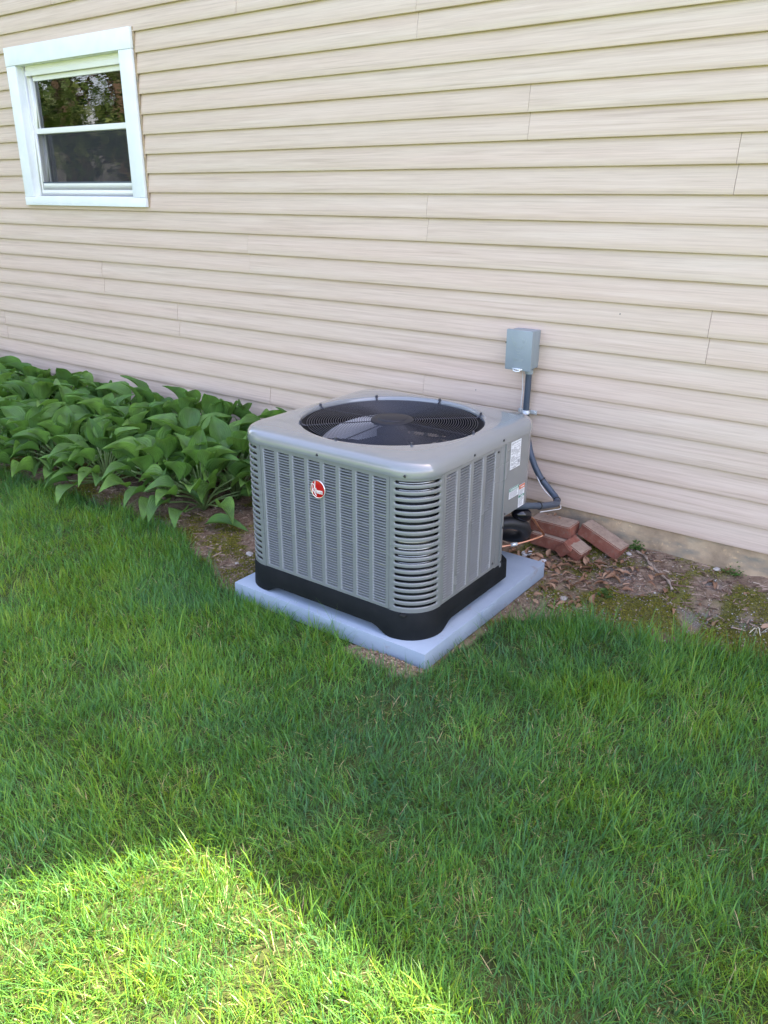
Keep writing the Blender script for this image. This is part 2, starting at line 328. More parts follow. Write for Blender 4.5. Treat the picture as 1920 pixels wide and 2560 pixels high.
# ------------------------------------------------------------------ house
SB, E = .20, .1016
house = empty('house', (0, 0, 0), 'house wall clad in beige wood-grain vinyl siding behind the condenser', 'house')
SEAMS = {0:[-4.473],1:[-3.184,.47],2:[-3.184,.47],3:[-5.876,-2.143],4:[-5.876,-2.143],5:[-3.92,-.26],6:[-3.92,-.26],7:[-4.62,-.847],8:[-4.62,-.847],9:[-6.95,-3.296],10:[-6.95,-3.296],
 11:[-5.8,-2.146],12:[-5.8,-2.146],13:[-6.9,-.838],14:[-6.9,-.838],15:[-6.1,-1.668],16:[-6.1,-1.668],17:[-6.4,-.12],18:[-6.4,-.12],19:[-5.88,-2.22],20:[-5.88,-2.22],21:[-3.289,.37],22:[-3.289,.37],23:[-4.80,-1.1],24:[-4.80,-1.1],25:[-3.0,.5],26:[-3.0,.5]}
XL, XR = -9.2, 2.6
WX0, WX1, WZ0, WZ1 = -5.331, -4.085, 1.4387, 2.3535
def board(k_, x0, x1, proud):
    z0 = SB+k_*E; p = -proud
    prof = [(z0-.0030, .0152), (z0-.0036, .0030), (z0-.0022, .0006+p), (z0, .0+p), (z0+E*.22, .0022+p), (z0+E*.5, .0054+p), (z0+E*.8, .0104+p), (z0+E*.975, .0140)]
    mb = MB()
    segs = [(x0, x1, prof)]
    a, b = -5.29, -4.125
    if 13 <= k_ <= 20 and x0 < b-1e-6 and x1 > a+1e-6:
        segs = []
        if x0 < a: board(k_, x0, a, proud)
        if x1 > b: board(k_, b, x1, proud)
    elif k_ == 12 and x0 < b and x1 > a:
        segs = [(x0, max(a, x0), prof), (max(a, x0), min(b, x1), prof[:5]), (min(b, x1), x1, prof)]
    if not segs: return
    for (q0, q1, pr) in segs:
        if q1-q0 < .01: continue
        n = max(1, int((q1-q0)/.35)); G = []
        for i in range(n+1):
            x = q0+(q1-q0)*i/n; wv = .0009*math.sin(x*2.3+k_*1.7)+.0005*math.sin(x*5.1+k_*.9)
            G.append([(x, y+wv*min(1, max(0, (z-z0)/E*1.2)), z) for (z, y) in pr])
        mb.grid(G)
        for x, G_ in ((q0, G[0]), (q1, G[-1])):       # board ends have a little thickness
            V = G_+[(p_[0], .0170, p_[2]) for p_ in G_]; n_ = len(G_); mb.add(V, [(i, i+1, n_+i+1, n_+i) for i in range(n_-1)])
    mb.make('siding_board', M_side, house, smooth=True, sharp=35)
for k_ in range(27):
    ss = [XL]+SEAMS[k_]+[XR]
    for i in range(len(ss)-1):
        off = .006 if k_ % 2 else 0.
        x0 = ss[i]+(off if i else 0)+(.0018 if i else 0); x1 = ss[i+1]+(off if i < len(ss)-2 else 0)
        board(k_, x0, x1, .0012 if (i % 2 == 0) else .0)
HT = 3.686-.12
mb = MB()                                                    # sheathing round the window opening
zt = SB+27*E-.01
mb.box((XL, .019, .16), (-5.245, .16, zt)); mb.box((-4.185, .019, .16), (XR, .16, zt)); mb.box((-5.245, .019, .16), (-4.185, .16, 1.485)); mb.box((-5.245, .019, 2.255), (-4.185, .16, zt))
mb.make('sheathing', M_room, house)
mb = MB(); mb.box((XL, .008, zt+.01), (.233, .16, HT)); mb.box((XL, -.15, HT+.001), (.233, .16, 7.4)); mb.box((.2331, .0081, zt+.01), (7, .16, HT)); mb.box((XR, .008, .16), (7, .16, zt+.01)); mb.make('upper_wall', M_side, house)
mb = MB(); mb.box((XL, .16, -.3), (XL+.16, 7, 7.4)); mb.box((6.84, .16, -.3), (7, 7, HT)); mb.box((XL, 7, -.3), (7, 7.16, HT)); mb.box((XL, 7, HT), (.233, 7.16, 7.4)); mb.box((.08, .16, HT+.13), (.233, 7, 7.4)); mb.make('side_wall', M_side, house)
mb = MB(); mb.box((.2335, -.15, HT+.0005), (7.2, 7.3, HT+.12)); mb.box((XL-.1, -.2, 7.4), (.233, 7.3, 7.52)); mb.make('roof', M_roof, house)
G = []; mb = MB()
for i in range(0, 241):
    x = XL+(XR-XL)*i/240; G.append([(x, .008+.0025*math.sin(x*7+z*40), z) for z in (-.15, .02, .09, .13, .16, .205)])
mb.grid(G); mb.add([(XL,.008,.207),(XR,.008,.207),(XR,.12,.207),(XL,.12,.207)], [(0,1,2,3)]); mb.box((XR+.001, .009, -.15), (7, .1, .16)); mb.make('foundation_wall', M_found, house, smooth=True)
mb = MB()
for (x, k2) in ((-1.20,8.55),(-1.71,6.9),(-1.85,4.6)):
    z = SB+k2*E; yy = .0018+.0125*(k2 % 1)-.0045; s_ = .0022; mb.box((x-s_, yy, z-s_*1.3), (x+s_*.7, yy+.003, z+s_))
mb.make('nail_mark', M_ink, house)

# window
win = ob('window', None, house)
mb = MB(); mb.box((WX0, -.020, 2.2502), (WX1, -.001, WZ1)); mb.make('casing_board', M_trim, win, bevel=.002)
mb = MB(); mb.box((WX0, -.020, WZ0), (WX1, -.001, 1.4888)); mb.make('casing_board', M_trim, win, bevel=.002)
for a, b in ((WX0+.002, -5.231), (-4.199, WX1-.002)):
    mb = MB(); mb.box((a, -.018, 1.4900), (b, -.001, 2.2490)); mb.make('casing_board', M_trim, win, bevel=.002)
mb = MB(); mb.box((WX1-.001, -.0008, WZ0), (WX1+.010, .006, WZ1)); mb.make('channel_strip', M_found, win)
def frame(mb, x0, x1, z0, z1, y0, y1, wl, wr, wb, wt):
    mb.box((x0, y0, z0), (x0+wl, y1, z1)); mb.box((x1-wr, y0, z0), (x1, y1, z1)); mb.box((x0+wl, y0, z0), (x1-wr, y1, z0+wb)); mb.box((x0+wl, y0, z1-wt), (x1-wr, y1, z1))
mb = MB(); frame(mb, -5.244, -4.186, 1.487, 2.254, -.0009, .10, .012, .012, .006, .006); mb.make('jamb', M_trim, win)
mb = MB(); frame(mb, -5.232, -4.198, 1.4935, 2.248, .030, .095, .032, .032, .036, .028); mb.make('window_frame', M_vinyl, win, bevel=.002)
mb = MB(); mb.box((-5.199, .024, 2.192), (-4.231, .040, 2.2195)); mb.make('head_stop', M_vinyl, win, bevel=.002)
mb = MB(); frame(mb, -5.1995, -4.2305, 1.862, 2.1915, .046, .066, .042, .042, .034, .028); mb.make('sash', M_vinyl, win, bevel=.002)
mb = MB(); frame(mb, -5.1995, -4.2305, 1.530, 1.8955, .070, .090, .042, .042, .040, .030); mb.make('sash', M_vinyl, win, bevel=.002)
mb = MB(); frame(mb, -5.199, -4.231, 1.5310, 1.8935, .034, .044, .020, .020, .042, .030); mb.make('screen_frame', M_vinyl, win, bevel=.0015)
mb = MB(); mb.box((-5.16, .055, 1.893), (-4.27, .057, 2.166)); mb.make('pane', M_glass, win)
mb = MB(); mb.box((-5.16, .079, 1.568), (-4.27, .081, 1.868)); mb.make('pane', M_glass, win)
mb = MB(); mb.add([(-5.182,.0385,1.571),(-4.248,.0385,1.571),(-4.248,.0385,1.866),(-5.182,.0385,1.866)], [(0,1,2,3)]); mb.make('insect_screen', M_screen, win)
mb = MB(); mb.box((-5.18, .0335, 1.571), (-4.25, .0375, 1.580)); mb.make('screen_rail', M_cond, win)
for x in (-4.94, -4.50):
    mb = MB(); mb.box((x-.03, .0665, 1.8965), (x+.03, .088, 1.905)); mb.box((x-.012, .069, 1.905), (x+.016, .083, 1.918)); mb.make('sash_lock', M_vinyl, win, bevel=.001)
mb = MB(); mb.box((-5.225, .55, 1.3), (-5.0, .56, 2.4)); mb.make('curtain', M_trim, win)

# ------------------------------------------------------------------ equipment pad
mb = MB(); mb.box((PX0, PY0, 0.002), (PX1, PY1, PTOP))
pad = mb.make('equipment_pad', M_pad, bevel=.0022, label='light blue-grey plastic equipment pad on the ground under the condenser', cat='pad')
mb = MB(); mb.box((-1.805, PY0-.0035, .037), (-1.69, PY0-.0003, PTOP-.004)); mb.box((-1.805, PY0-.002, .006), (-1.80, PY0-.0003, .036)); mb.make('side_tab', M_pad, pad, bevel=.001)
mb = MB(); mb.box((PX1+.0003, -.87, .037), (PX1+.0035, -.762, PTOP-.004)); mb.make('side_tab', M_pad, pad, bevel=.001)

# ------------------------------------------------------------------ condenser
UX1, UY0, A, RC, SR = -1.324, -1.224, .846, .122, .129
UX0, UY1 = UX1-A, UY0+A; CX, CY = (UX0+UX1)/2, (UY0+UY1)/2
ZB, ZT, ZTOP = .174, .667, .718
unit = empty('air_conditioner', (0, 0, 0), 'grey square outdoor air conditioning condenser with louvered sides on the plastic pad', 'air conditioner')
unit.location = (CX, CY, PTOP)
def U(o): o.matrix_parent_inverse = Matrix.Translation((-CX, -CY, -PTOP)); return o
def umake(mb, name, mats, parent=None, **kw):
    o = mb.make(name, mats, parent or unit, **kw)
    if parent is None: o.matrix_parent_inverse = Matrix.Translation((-CX, -CY, -PTOP))
    return o
def rsq(off, r, n=10, half=None):
    """rounded square outline, ccw from the +x side; returns points and outward normals"""
    h = (half or A/2)+off; r = r+off; P = []
    for q in range(4):
        a0 = q*PI/2; c = [(h-r, h-r), (-(h-r), h-r), (-(h-r), -(h-r)), (h-r, -(h-r))][q]
        for i in range(n+1):
            a = a0+PI/2*i/n; P.append((CX+c[0]+r*math.cos(a), CY+c[1]+r*math.sin(a), math.cos(a), math.sin(a)))
    return P
# louver: one stamped slat
LP = .0101
def louver_mesh(wd, name='louver'):
    xs = [0, .0022, .005, .009, wd/2, wd-.009, wd-.005, wd-.0022, wd]; G = []
    for x in xs:
        e = min(x, wd-x); d = .0068*sstep(0, .0045, np.float64(e)); vt = LP-.0060*float(sstep(.0003, .0055, np.float64(e)))
        G.append([(x, 0, 0), (x, 0, .0012), (x, .0006*(d > .001), .0018), (x, float(d)*.55, .0018+(vt-.0018)*.5), (x, float(d), vt)])
    mb = MB(); mb.grid(G); me = mesh(name, mb.V, mb.F, M_paint, True, 60); return me
def louver_panel(org, ux, width, cols, wd, rows, z0, nrm_in, z_top, keep=None):
    """sheet with louvered columns; org = left end seen from outside, ux = direction along, nrm_in = inward"""
    org = Vector(org); ux = Vector(ux); ni = Vector(nrm_in); mb = MB(); zl, zh = z0, z0+rows*LP
    P = lambda s, z, d=0: org+ux*s+ni*d+Vector((0, 0, z))
    edges = [0]
    for c in cols: edges += [c, c+wd]
    edges.append(width)
    def q(s0, s1, a, b): mb.add([P(s0,a), P(s1,a), P(s1,b), P(s0,b)], [(0,1,2,3)])
    for i in range(0, len(edges), 2): q(edges[i], edges[i+1], zl, zh)
    q(0, width, ZB+.002, zl); q(0, width, zh, z_top)
    for s in (0, width): mb.add([P(s,ZB+.002), P(s,z_top), P(s,z_top,.012), P(s,ZB+.002,.012)], [(0,1,2,3)])
    mb.add([P(0,ZB+.002), P(width,ZB+.002), P(width,ZB+.002,.012), P(0,ZB+.002,.012)], [(0,1,2,3)])
    return umake(mb, 'louver_panel', M_paint), [(c, zl+r*LP) for c in cols for r in range(rows)], P
FX0, FX1 = UX0+SR+.0015, UX1-SR-.0015
WF = .0575; fcols = [.0115+i*.0718 for i in range(8)]; fcols = [(FX1-FX0-(7*.0718+WF))/2+i*.0718 for i in range(8)]
rows = 46; LZ0 = ZB+.013
def place_louvers(panel, cells, P, wd, rot, keepn):
    me = louver_mesh(wd); cam_l = Vector((0, -3.231, 1.518))
    cells = sorted(cells, key=lambda c: (P(c[0], c[1])-cam_l).length)
    for (s, z) in cells[:keepn]:
        o = ob('louver', me, panel); o.matrix_parent_inverse = panel.matrix_world.inverted() if False else Matrix.Identity(4); p = P(s, z); o.location = p; o.rotation_euler.z = rot
    rest = cells[keepn:]
    if rest:
        mb = MB(); R = Matrix.Rotation(rot, 3, 'Z'); V0 = [R@v.co for v in me.vertices]; F0 = [tuple(p_.vertices) for p_ in me.polygons]
        for (s, z) in rest: pp = P(s, z); mb.add([v+pp for v in V0], F0)
        mb.make('louvers', M_paint, panel, smooth=True, sharp=60, kind='stuff')
pf, cells, P = louver_panel((FX0, UY0, 0), (1,0,0), FX1-FX0, fcols, WF, rows, LZ0, (0,1,0), ZT)
place_louvers(pf, cells, P, WF, 0, 190)
RY0 = UY0+SR+.0015; WR = .070; rcols = [.013+i*.0885 for i in range(4)]
pr_, cells, P = louver_panel((UX1, RY0, 0), (0,1,0), .3815, rcols, WR, rows, LZ0, (-1,0,0), ZT)
place_louvers(pr_, cells, P, WR, PI/2, 110)
pl_, cells, P = louver_panel((UX0, UY1-SR-.0015, 0), (0,-1,0), A-2*SR-.003, fcols, WF, rows, LZ0, (1,0,0), ZT)
place_louvers(pl_, cells, P, WF, -PI/2, 0)
pb_, cells, P = louver_panel((UX0+.46, UY1, 0), (-1,0,0), .46-SR-.0015, [.02,.094,.168,.242], WF, rows, LZ0, (0,-1,0), ZT)
place_louvers(pb_, cells, P, WF, PI, 0)

# slotted rounded corners
def corner(q, nslots=20):
    cx = [UX1-RC, UX0+RC, UX0+RC, UX1-RC][q]; cy = [UY1-RC, UY1-RC, UY0+RC, UY0+RC][q]; a0 = q*PI/2; fl = SR-RC; arc = PI/2*RC; L = arc+2*fl
    def f(s, z, d=0):
        s = s-L/2+arc/2; r = RC-d
        if s < 0: a = a0; ex = s
        elif s > arc: a = a0+PI/2; ex = s-arc
        else: a = a0+s/RC; ex = 0
        t = (-math.sin(a), math.cos(a)); return (cx+r*math.cos(a)+t[0]*ex, cy+r*math.sin(a)+t[1]*ex, z)
    mb = MB(); z0 = ZB+.012; pt = (ZT-.008-z0)/nslots; hl = L/2-.024; r = .0052; xe = L/2; zp = pt/2
    ac = math.atan2(zp, xe-hl)
    ph = [PI/2, (PI/2+ac)/2, ac, ac*.5, 0, -ac*.5, -ac, -(PI/2+ac)/2, -PI/2]
    nt_ = 12
    for i in range(nslots):
        zc = z0+pt*(i+.5); O = []; I = []
        for k_ in range(1, nt_): s = -hl+2*hl*k_/nt_; O.append((s, zp)); I.append((s, r))
        for a in ph:
            c_, s_ = math.cos(a), math.sin(a); t_ = min((xe-hl)/c_ if c_ > 1e-6 else 9, zp/abs(s_) if abs(s_) > 1e-6 else 9)
            O.append((hl+c_*t_, s_*t_)); I.append((hl+c_*r, s_*r))
        for k_ in range(1, nt_): s = hl-2*hl*k_/nt_; O.append((s, -zp)); I.append((s, -r))
        for a in ph:
            c_, s_ = math.cos(a), math.sin(a); t_ = min((xe-hl)/c_ if c_ > 1e-6 else 9, zp/abs(s_) if abs(s_) > 1e-6 else 9)
            O.append((-hl-c_*t_, -s_*t_)); I.append((-hl-c_*r, -s_*r))
        def sc(p, e): # widen for the rolled edge
            s, z = p; zz = z*(r+e)/r if abs(s) <= hl else (z)*(r+e)/r; ss = s if abs(s) <= hl else (hl+(abs(s)-hl)*(r+e)/r)*(1 if s > 0 else -1); return ss, zz
        rings = []
        rings.append([f(L/2+s, zc+z) for s, z in O])
        for e, d in ((.0022, 0), (.0008, .0006), (0, .002), (0, .006)): rings.append([f(L/2+sc(p, e)[0], zc+sc(p, e)[1], d) for p in I])
        n = len(O); V = [v for rr in rings for v in rr]; F = []
        for j in range(len(rings)-1):
            for m_ in range(n): F.append((j*n+m_, (j+1)*n+m_, (j+1)*n+(m_+1) % n, j*n+(m_+1) % n))
        mb.add(V, F)
    for (za, zb) in ((ZB, z0), (z0+nslots*pt, ZT)):
        mb.grid([[f(L/2+xe*(-1+2*k_/16), za), f(L/2+xe*(-1+2*k_/16), zb)] for k_ in range(17)])
    for s in (0, L): mb.add([f(s,ZB), f(s,ZT), f(s,ZT,.012), f(s,ZB,.012)], [(0,1,2,3)])
    return umake(mb, 'corner_grille', M_paint, smooth=True, sharp=50)
# each corner sheet is welded along its slots; the right rear one is the plain service corner
for q in (1, 2, 3):
    o = corner(q); bm = bmesh.new(); bm.from_mesh(o.data); bmesh.ops.remove_doubles(bm, verts=bm.verts, dist=2e-5); bmesh.ops.recalc_face_normals(bm, faces=bm.faces); bm.to_mesh(o.data); bm.free(); o.data.set_sharp_from_angle(angle=math.radians(50))

# service side: narrow stile with flange, then the control panel over an open valve bay
ys = RY0+.3830
mb = MB(); mb.box((UX1-.004, ys, ZB-.002), (UX1, UY0+.562, ZT)); mb.box((UX1-.03, UY0+.560, ZB-.002), (UX1-.0041, UY0+.562, ZT)); mb.box((UX1-.0005, UY0+.548, ZB-.012), (UX1+.0035, UY0+.5625, ZT-.002)); umake(mb, 'side_stile', M_paint, bevel=.0012)
yp = UY0+.5645; G = []
n = 12
for i in range(-1, n+1):
    if i < 0: G.append([(UX1, yp, .370), (UX1, yp, ZT)]); continue
    a = PI/2*i/n; G.append([(UX1-RC+RC*math.cos(a), UY1-RC+RC*math.sin(a), z) for z in (.370, ZT)])
G.append([(UX0+.462, UY1, z) for z in (.370, ZT)])
mb = MB(); mb.grid(G); Gi = [[(p[0]*1.0-.0, p[1], .370), (CX+.62*(p[0]-CX), CY+.62*(p[1]-CY), .370)] for p, _ in G]; mb.grid(Gi); ctrl = umake(mb, 'control_panel', M_paint, smooth=True, sharp=40)
mb = MB(); mb.box((UX1-.33, yp, ZB), (UX1-.325, UY1-.01, .370)); mb.box((UX1-.325, yp-.003, ZB), (UX1-.005, yp, .370)); umake(mb, 'valve_bay_wall', M_base)
# base pan with four feet
def base():
    P0 = rsq(.0, RC, 12); mb = MB(); G = []
    pts = []
    for i, p in enumerate(P0):
        pts.append(p); q = P0[(i+1) % len(P0)]; d = math.hypot(q[0]-p[0], q[1]-p[1])
        if d > .3:
            for j in range(1, 40): t = j/40; pts.append((p[0]+(q[0]-p[0])*t, p[1]+(q[1]-p[1])*t, p[2], p[3]))
    for (x, y, nx_, ny_) in pts:
        u, v = x-CX, y-CY; h = A/2; m_ = h-min(abs(u), abs(v)) if True else 0
        # distance along a side from its nearest corner
        dcorner = h-min(abs(u), abs(v)); arch = float(sstep(.125, .20, np.float64(dcorner)))
        zb = PTOP+.0005+.030*arch
        ro = .006
        G.append([(x+nx_*(ro-.012), y+ny_*(ro-.012), zb), (x+nx_*(ro+.001), y+ny_*(ro+.001), zb+.001), (x+nx_*(ro), y+ny_*(ro), zb+.02), (x+nx_*.003, y+ny_*.003, ZB-.006), (x-nx_*.002, y-ny_*.002, ZB-.0005), (x-nx_*.02, y-ny_*.02, ZB-.0005)])
    # cut the right rear corner diagonally (valve bay)
    for col_ in G:
        for i, p in enumerate(col_):
            x, y, z = p; u = x-(UX1); v = y-(UY0+.615)
            s_ = u*.75+v
            if x > CX and s_ > 0 and y > CY: 
                t = s_/(.75**2+1); col_[i] = (x-.75*t*.9-min(.0, 0), y-t, z)
    mb.grid(G, closeu=True, flip=False); V = [g[-1] for g in G]; mb.add(V, [tuple(range(len(V)))])
    return umake(mb, 'base_pan', M_base, smooth=True, sharp=45)
bp_ = base(); bm = bmesh.new(); bm.from_mesh(bp_.data); bmesh.ops.recalc_face_normals(bm, faces=bm.faces); bm.to_mesh(bp_.data); bm.free()
mb = MB(); mb.box((-1.405, UY0-.007, ZB-.008), (-1.385, UY0+.01, ZB-.003)); umake(mb, 'base_clip', M_screw)

# top cover with round opening
FCX, FCY, FR = CX-.003, CY+.002, .350
mb = MB(); G = []
for (x, y, nx_, ny_) in [p for p in rsq(0, RC, 16)]:
    G.append((x, y, nx_, ny_))
P0 = []
for i, p in enumerate(G):
    P0.append(p); q = G[(i+1) % len(G)]; d = math.hypot(q[0]-p[0], q[1]-p[1])
    if d > .3:
        for j in range(1, 24): t = j/24; P0.append((p[0]+(q[0]-p[0])*t, p[1]+(q[1]-p[1])*t, p[2], p[3]))
GG = []
for (x, y, nx_, ny_) in P0:
    an = math.atan2(y-FCY, x-FCX); ca, sa = math.cos(an), math.sin(an); col_ = []
    for off, z in ((-.006, ZT-.001), (.004, ZT-.003), (.0048, ZT+.002), (.0042, ZT+.010), (.003, ZT+.021), (-.001, ZT+.031), (-.009, ZT+.0405), (-.020, ZT+.0465), (-.033, ZT+.0495)):
        col_.append((x+nx_*off, y+ny_*off, z))
    e = (x-nx_*.033, y-ny_*.033)
    for t, z in ((.45, ZTOP+.0002), (1., ZTOP+.001)):
        rr = FR+.012; tx, ty = FCX+ca*rr, FCY+sa*rr; col_.append((e[0]+(tx-e[0])*t, e[1]+(ty-e[1])*t, z))
    for rr, z in ((FR+.008, ZTOP+.0005), (FR+.003, ZTOP-.002), (FR, ZTOP-.007), (FR-.001, ZTOP-.016)): col_.append((FCX+ca*rr, FCY+sa*rr, z))
    GG.append(col_)
mb.grid(GG, closeu=True); cap = umake(mb, 'top_cover', M_cap, smooth=True, sharp=60)
mb = MB(); NN = 96; mb.grid([[(FCX+r_*math.cos(2*PI*i/NN), FCY+r_*math.sin(2*PI*i/NN), z) for r_, z in ((FR-.001, ZTOP-.016), (FR-.022, ZTOP-.018), (FR-.028, ZTOP-.024), (FR-.030, ZTOP-.10), (FR-.022, ZTOP-.14))] for i in range(NN)], closeu=True); umake(mb, 'fan_orifice', M_orif, smooth=True, sharp=40)
# wire guard
guard = ob('fan_guard', None, unit); guard.location = (FCX-CX, FCY-CY, ZTOP-PTOP)
hubr = .083; NR = 27; GZ = lambda r_: -.010+.006*(1-(r_/.33)**2)
for i in range(NR):
    r_ = hubr+.007+(.326-hubr-.007)*i/(NR-1); mb = MB(); mb.tube([(r_*math.cos(2*PI*j/72), r_*math.sin(2*PI*j/72), GZ(r_)) for j in range(72)], .0013, 5, closed=True); mb.make('wire_ring', M_wire, guard, smooth=True)
for j in range(8):
    a = PI/4*j+.03; c_, s_ = math.cos(a), math.sin(a); mb = MB(); mb.tube([(c_*.06, s_*.06, GZ(.06)-.003), (c_*.2, s_*.2, GZ(.2)-.0035), (c_*.337, s_*.337, GZ(.337)-.002)], .0022, 6)
    mb.tube([(c_*.337, s_*.337, -.012), (c_*.347, s_*.347, -.006), (c_*.352, s_*.352, .0035)], .0035, 6); mb.tube([(c_*.3515, s_*.3515, -.002), (c_*.3515, s_*.3515, .008)], [.006, .005], 8); mb.make('spoke', M_wire, guard, smooth=True, sharp=40)
mb = MB(); mb.grid([[(r_*math.cos(2*PI*i/48), r_*math.sin(2*PI*i/48), z) for r_, z in ((.083,-.010),(.083,-.0035),(.080,-.001),(.057,.0005),(.055,.004),(.052,.006),(.0,.0065))] for i in range(48)], closeu=True); mb.make('hub_plate', M_hub, guard, smooth=True, sharp=40)
# fan below
fan = ob('fan', None, unit); fan.location = (FCX-CX, FCY-CY, ZTOP-.075-PTOP); fan.rotation_euler.z = .55
mb = MB(); mb.tube([(0,0,-.10), (0,0,.03)], .06, 32); mb.make('motor', M_orif, fan, smooth=True, sharp=40)
for j in range(3):
    G = []
    for i in range(11):
        t = i/10; r_ = .05+.255*t; hw = .22+.36*t; row = []
        for m_ in range(9):
            u = -1+2*m_/8; a = j*2*PI/3+u*hw+.18*t; row.append((r_*math.cos(a), r_*math.sin(a), -.012-.034*u*(1-.25*t)+.012*(1-u*u)))
        G.append(row)
    mb = MB(); mb.grid(G); mb.make('fan_blade', M_blade2 if j == 1 else M_blade, fan, smooth=True)
# coil inside
mb = MB()
for z0_, z1_, off, n_ in ((ZB, ZT-.01, -.030, 10),):
    mb.grid([[(x+nx_*off, y+ny_*off, z0_), (x+nx_*off, y+ny_*off, z1_)] for (x, y, nx_, ny_) in rsq(0, RC, n_)[11:]])
for i in range(18):
    z = ZB+.02+i*.0262; mb.tube([(x-nx_*.021, y-ny_*.021, z) for (x, y, nx_, ny_) in rsq(0, RC, 8)[9:]], .0046, 6, mi=1)
mb.make('coil', [M_coil, M_tube], unit, smooth=True, sharp=60, kind='stuff').matrix_parent_inverse = Matrix.Translation((-CX, -CY, -PTOP))
mb = MB(); mb.box((UX0+.05, UY0+.05, ZB), (UX1-.05, yp-.02, ZB+.003)); umake(mb, 'pan_floor', M_dark)
# screws
def screw(p, ax, par=None, r=.0042):
    d = Vector({'y': (0,-1,0), 'x': (1,0,0)}[ax]); p = Vector(p); mb = MB(); mb.tube([p, p+d*.0018, p+d*.0032], [r*1.25, r, r*.6], 10); umake(mb, 'screw', M_screw, smooth=True, sharp=30)
for p in ((-1.761, UY0-.0042, .678), (-1.395, UY0+.0015, .674)): screw(p, 'y')
for p in ((UX1+.004, -.908, .680), (UX1+.004, -.70, .684), (UX1, -.728, .646), (UX1, -.728, .199), (UX1+.0035, -.669, .185), (UX1, -.652, .380), (UX1+.0035, -.668, .330)): screw(p, 'x')
# badge
bx, by, bz = -1.7605, UY0-.002, .553; RB = .0340
badge = ob('badge', None, unit); badge.location = (bx-CX, by-CY, bz-PTOP)
def disc(mb, prof, n=48): mb.grid([[(r_*math.cos(2*PI*i/n), -y, r_*math.sin(2*PI*i/n)) for r_, y in prof] for i in range(n)], closeu=True)
mb = MB(); disc(mb, ((RB,0),(RB,.0035),(RB-.0012,.0052),(RB-.0026,.0048),(RB-.003,.003))); mb.make('badge_rim', M_silver, badge, smooth=True, sharp=60)
mb = MB(); disc(mb, ((RB-.0026,.0034),(RB*.7,.0046),(RB*.35,.0053),(.0,.0056))); mb.make('badge_face', M_red, badge, smooth=True)
mb = MB(); S = RB*.95
def bp(u, v, y=-.0068): return (u*S, y, v*S)
for pts, r_ in ((((-.75,.56),(-.70,0),(-.66,-.60)), .0012), (((-.76,.56),(-.60,.56),(-.42,.40),(-.40,.18),(-.50,-.06),(-.68,-.12)), .0011), (((-.66,-.10),(-.40,-.42),(-.12,-.76)), .0012), (((-.27,.86),(-.31,.3),(-.30,-.46)), .0012)):
    mb.tube(spline([bp(*q) for q in pts], 5), r_, 6)
mb.make('badge_script', M_letter, badge, smooth=True)
def text(s, size, name, m_, parent, loc, rot, sx=1., ext=.0004, align='CENTER', bold=0.):
    cu = bpy.data.curves.new('txt', 'FONT'); cu.body = s; cu.size = size; cu.extrude = ext; cu.align_x = align; cu.resolution_u = 3; cu.offset = bold
    to = bpy.data.objects.new('txt', cu); COL.objects.link(to); dg = bpy.context.evaluated_depsgraph_get(); dg.update()
    me = bpy.data.meshes.new_from_object(to.evaluated_get(dg)); bpy.data.objects.remove(to); me.materials.clear(); me.materials.append(m_)
    me.transform(Matrix.Diagonal((sx, 1, 1, 1))); o = ob(name, me, parent); o.location = loc; o.rotation_euler = rot; return o
text('heem', .0265, 'badge_lettering', M_letter, badge, (.27*S, -.0066, -.45*S), (PI/2, 0, 0), .54, .0006, bold=.00025)
# stickers on the control panel
def sticker(y0, y1, z0, z1, name='sticker', label=None):
    mb = MB(); mb.box((UX1+.0004, y0, z0), (UX1+.0010, y1, z1)); o = umake(mb, name, M_paper)
    if label: o['label'] = label
    return o
def marks(par, rects, m_, name='printing'):
    mb = MB()
    for (y0, y1, z0, z1) in rects: mb.box((UX1+.0011, y0, z0), (UX1+.0014, y1, z1))
    return mb.make(name, m_, par)
s1 = sticker(-.633, -.553, .550, .658, label='white rating plate with fine print'); s2 = sticker(-.626, -.549, .430, .472, label='white sticker with green notice header'); s3 = sticker(-.545, -.498, .372, .465, label='white sticker with orange warning header')
rr_ = []
rr = random.Random(3); z = .653
while z > .556:
    y = -.629
    while y < -.558:
        L_ = rr.uniform(.004, .018)
        if rr.random() < .72: rr_.append((y, min(y+L_, -.557), z-.0011, z))
        y += L_+.002
    z -= .0031 if rr.random() < .85 else .006
marks(s1, rr_, M_ink); marks(s1, [(-.566,-.560,.565,.577), (-.613,-.585,.5525,.5545)], M_ink)
marks(s2, [(-.6255,-.5495,.4590,.4718)], M_inkg, 'header'); marks(s2, [(-.622, -.622+rr.uniform(.05,.068), .4555-.0042*i-.0012, .4555-.0042*i) for i in range(6)], M_ink)
marks(s3, [(-.5445,-.4985,.447,.464)], M_inko, 'header'); marks(s3, [(-.5445,-.4985,.412,.421)], M_inkg, 'header'); marks(s3, [(-.542,-.542+rr.uniform(.028,.04),.443-.0042*i-.0012,.443-.0042*i) for i in range(6)]+[(-.542,-.542+rr.uniform(.028,.04),.408-.0042*i-.0012,.408-.0042*i) for i in range(8)], M_ink)
for s_, par, y, z, sz, mm in (('NOTICE/AVIS', s2, -.5875, .4615, .0110, M_paper), ('WARNING', s3, -.5185, .4525, .0068, M_paper), ('NOTICE', s3, -.519, .4140, .0062, M_paper)):
    text(s_, sz, 'lettering', mm, par, (UX1+.0015, y, z), (PI/2, 0, PI/2), .95, .0002, bold=.0003)
mb = MB(); mb.add([(UX1+.0016, -.5425, .4505), (UX1+.0016, -.5345, .4505), (UX1+.0016, -.5385, .459)], [(0,1,2)]); mb.make('warning_sign', M_ink, s3)

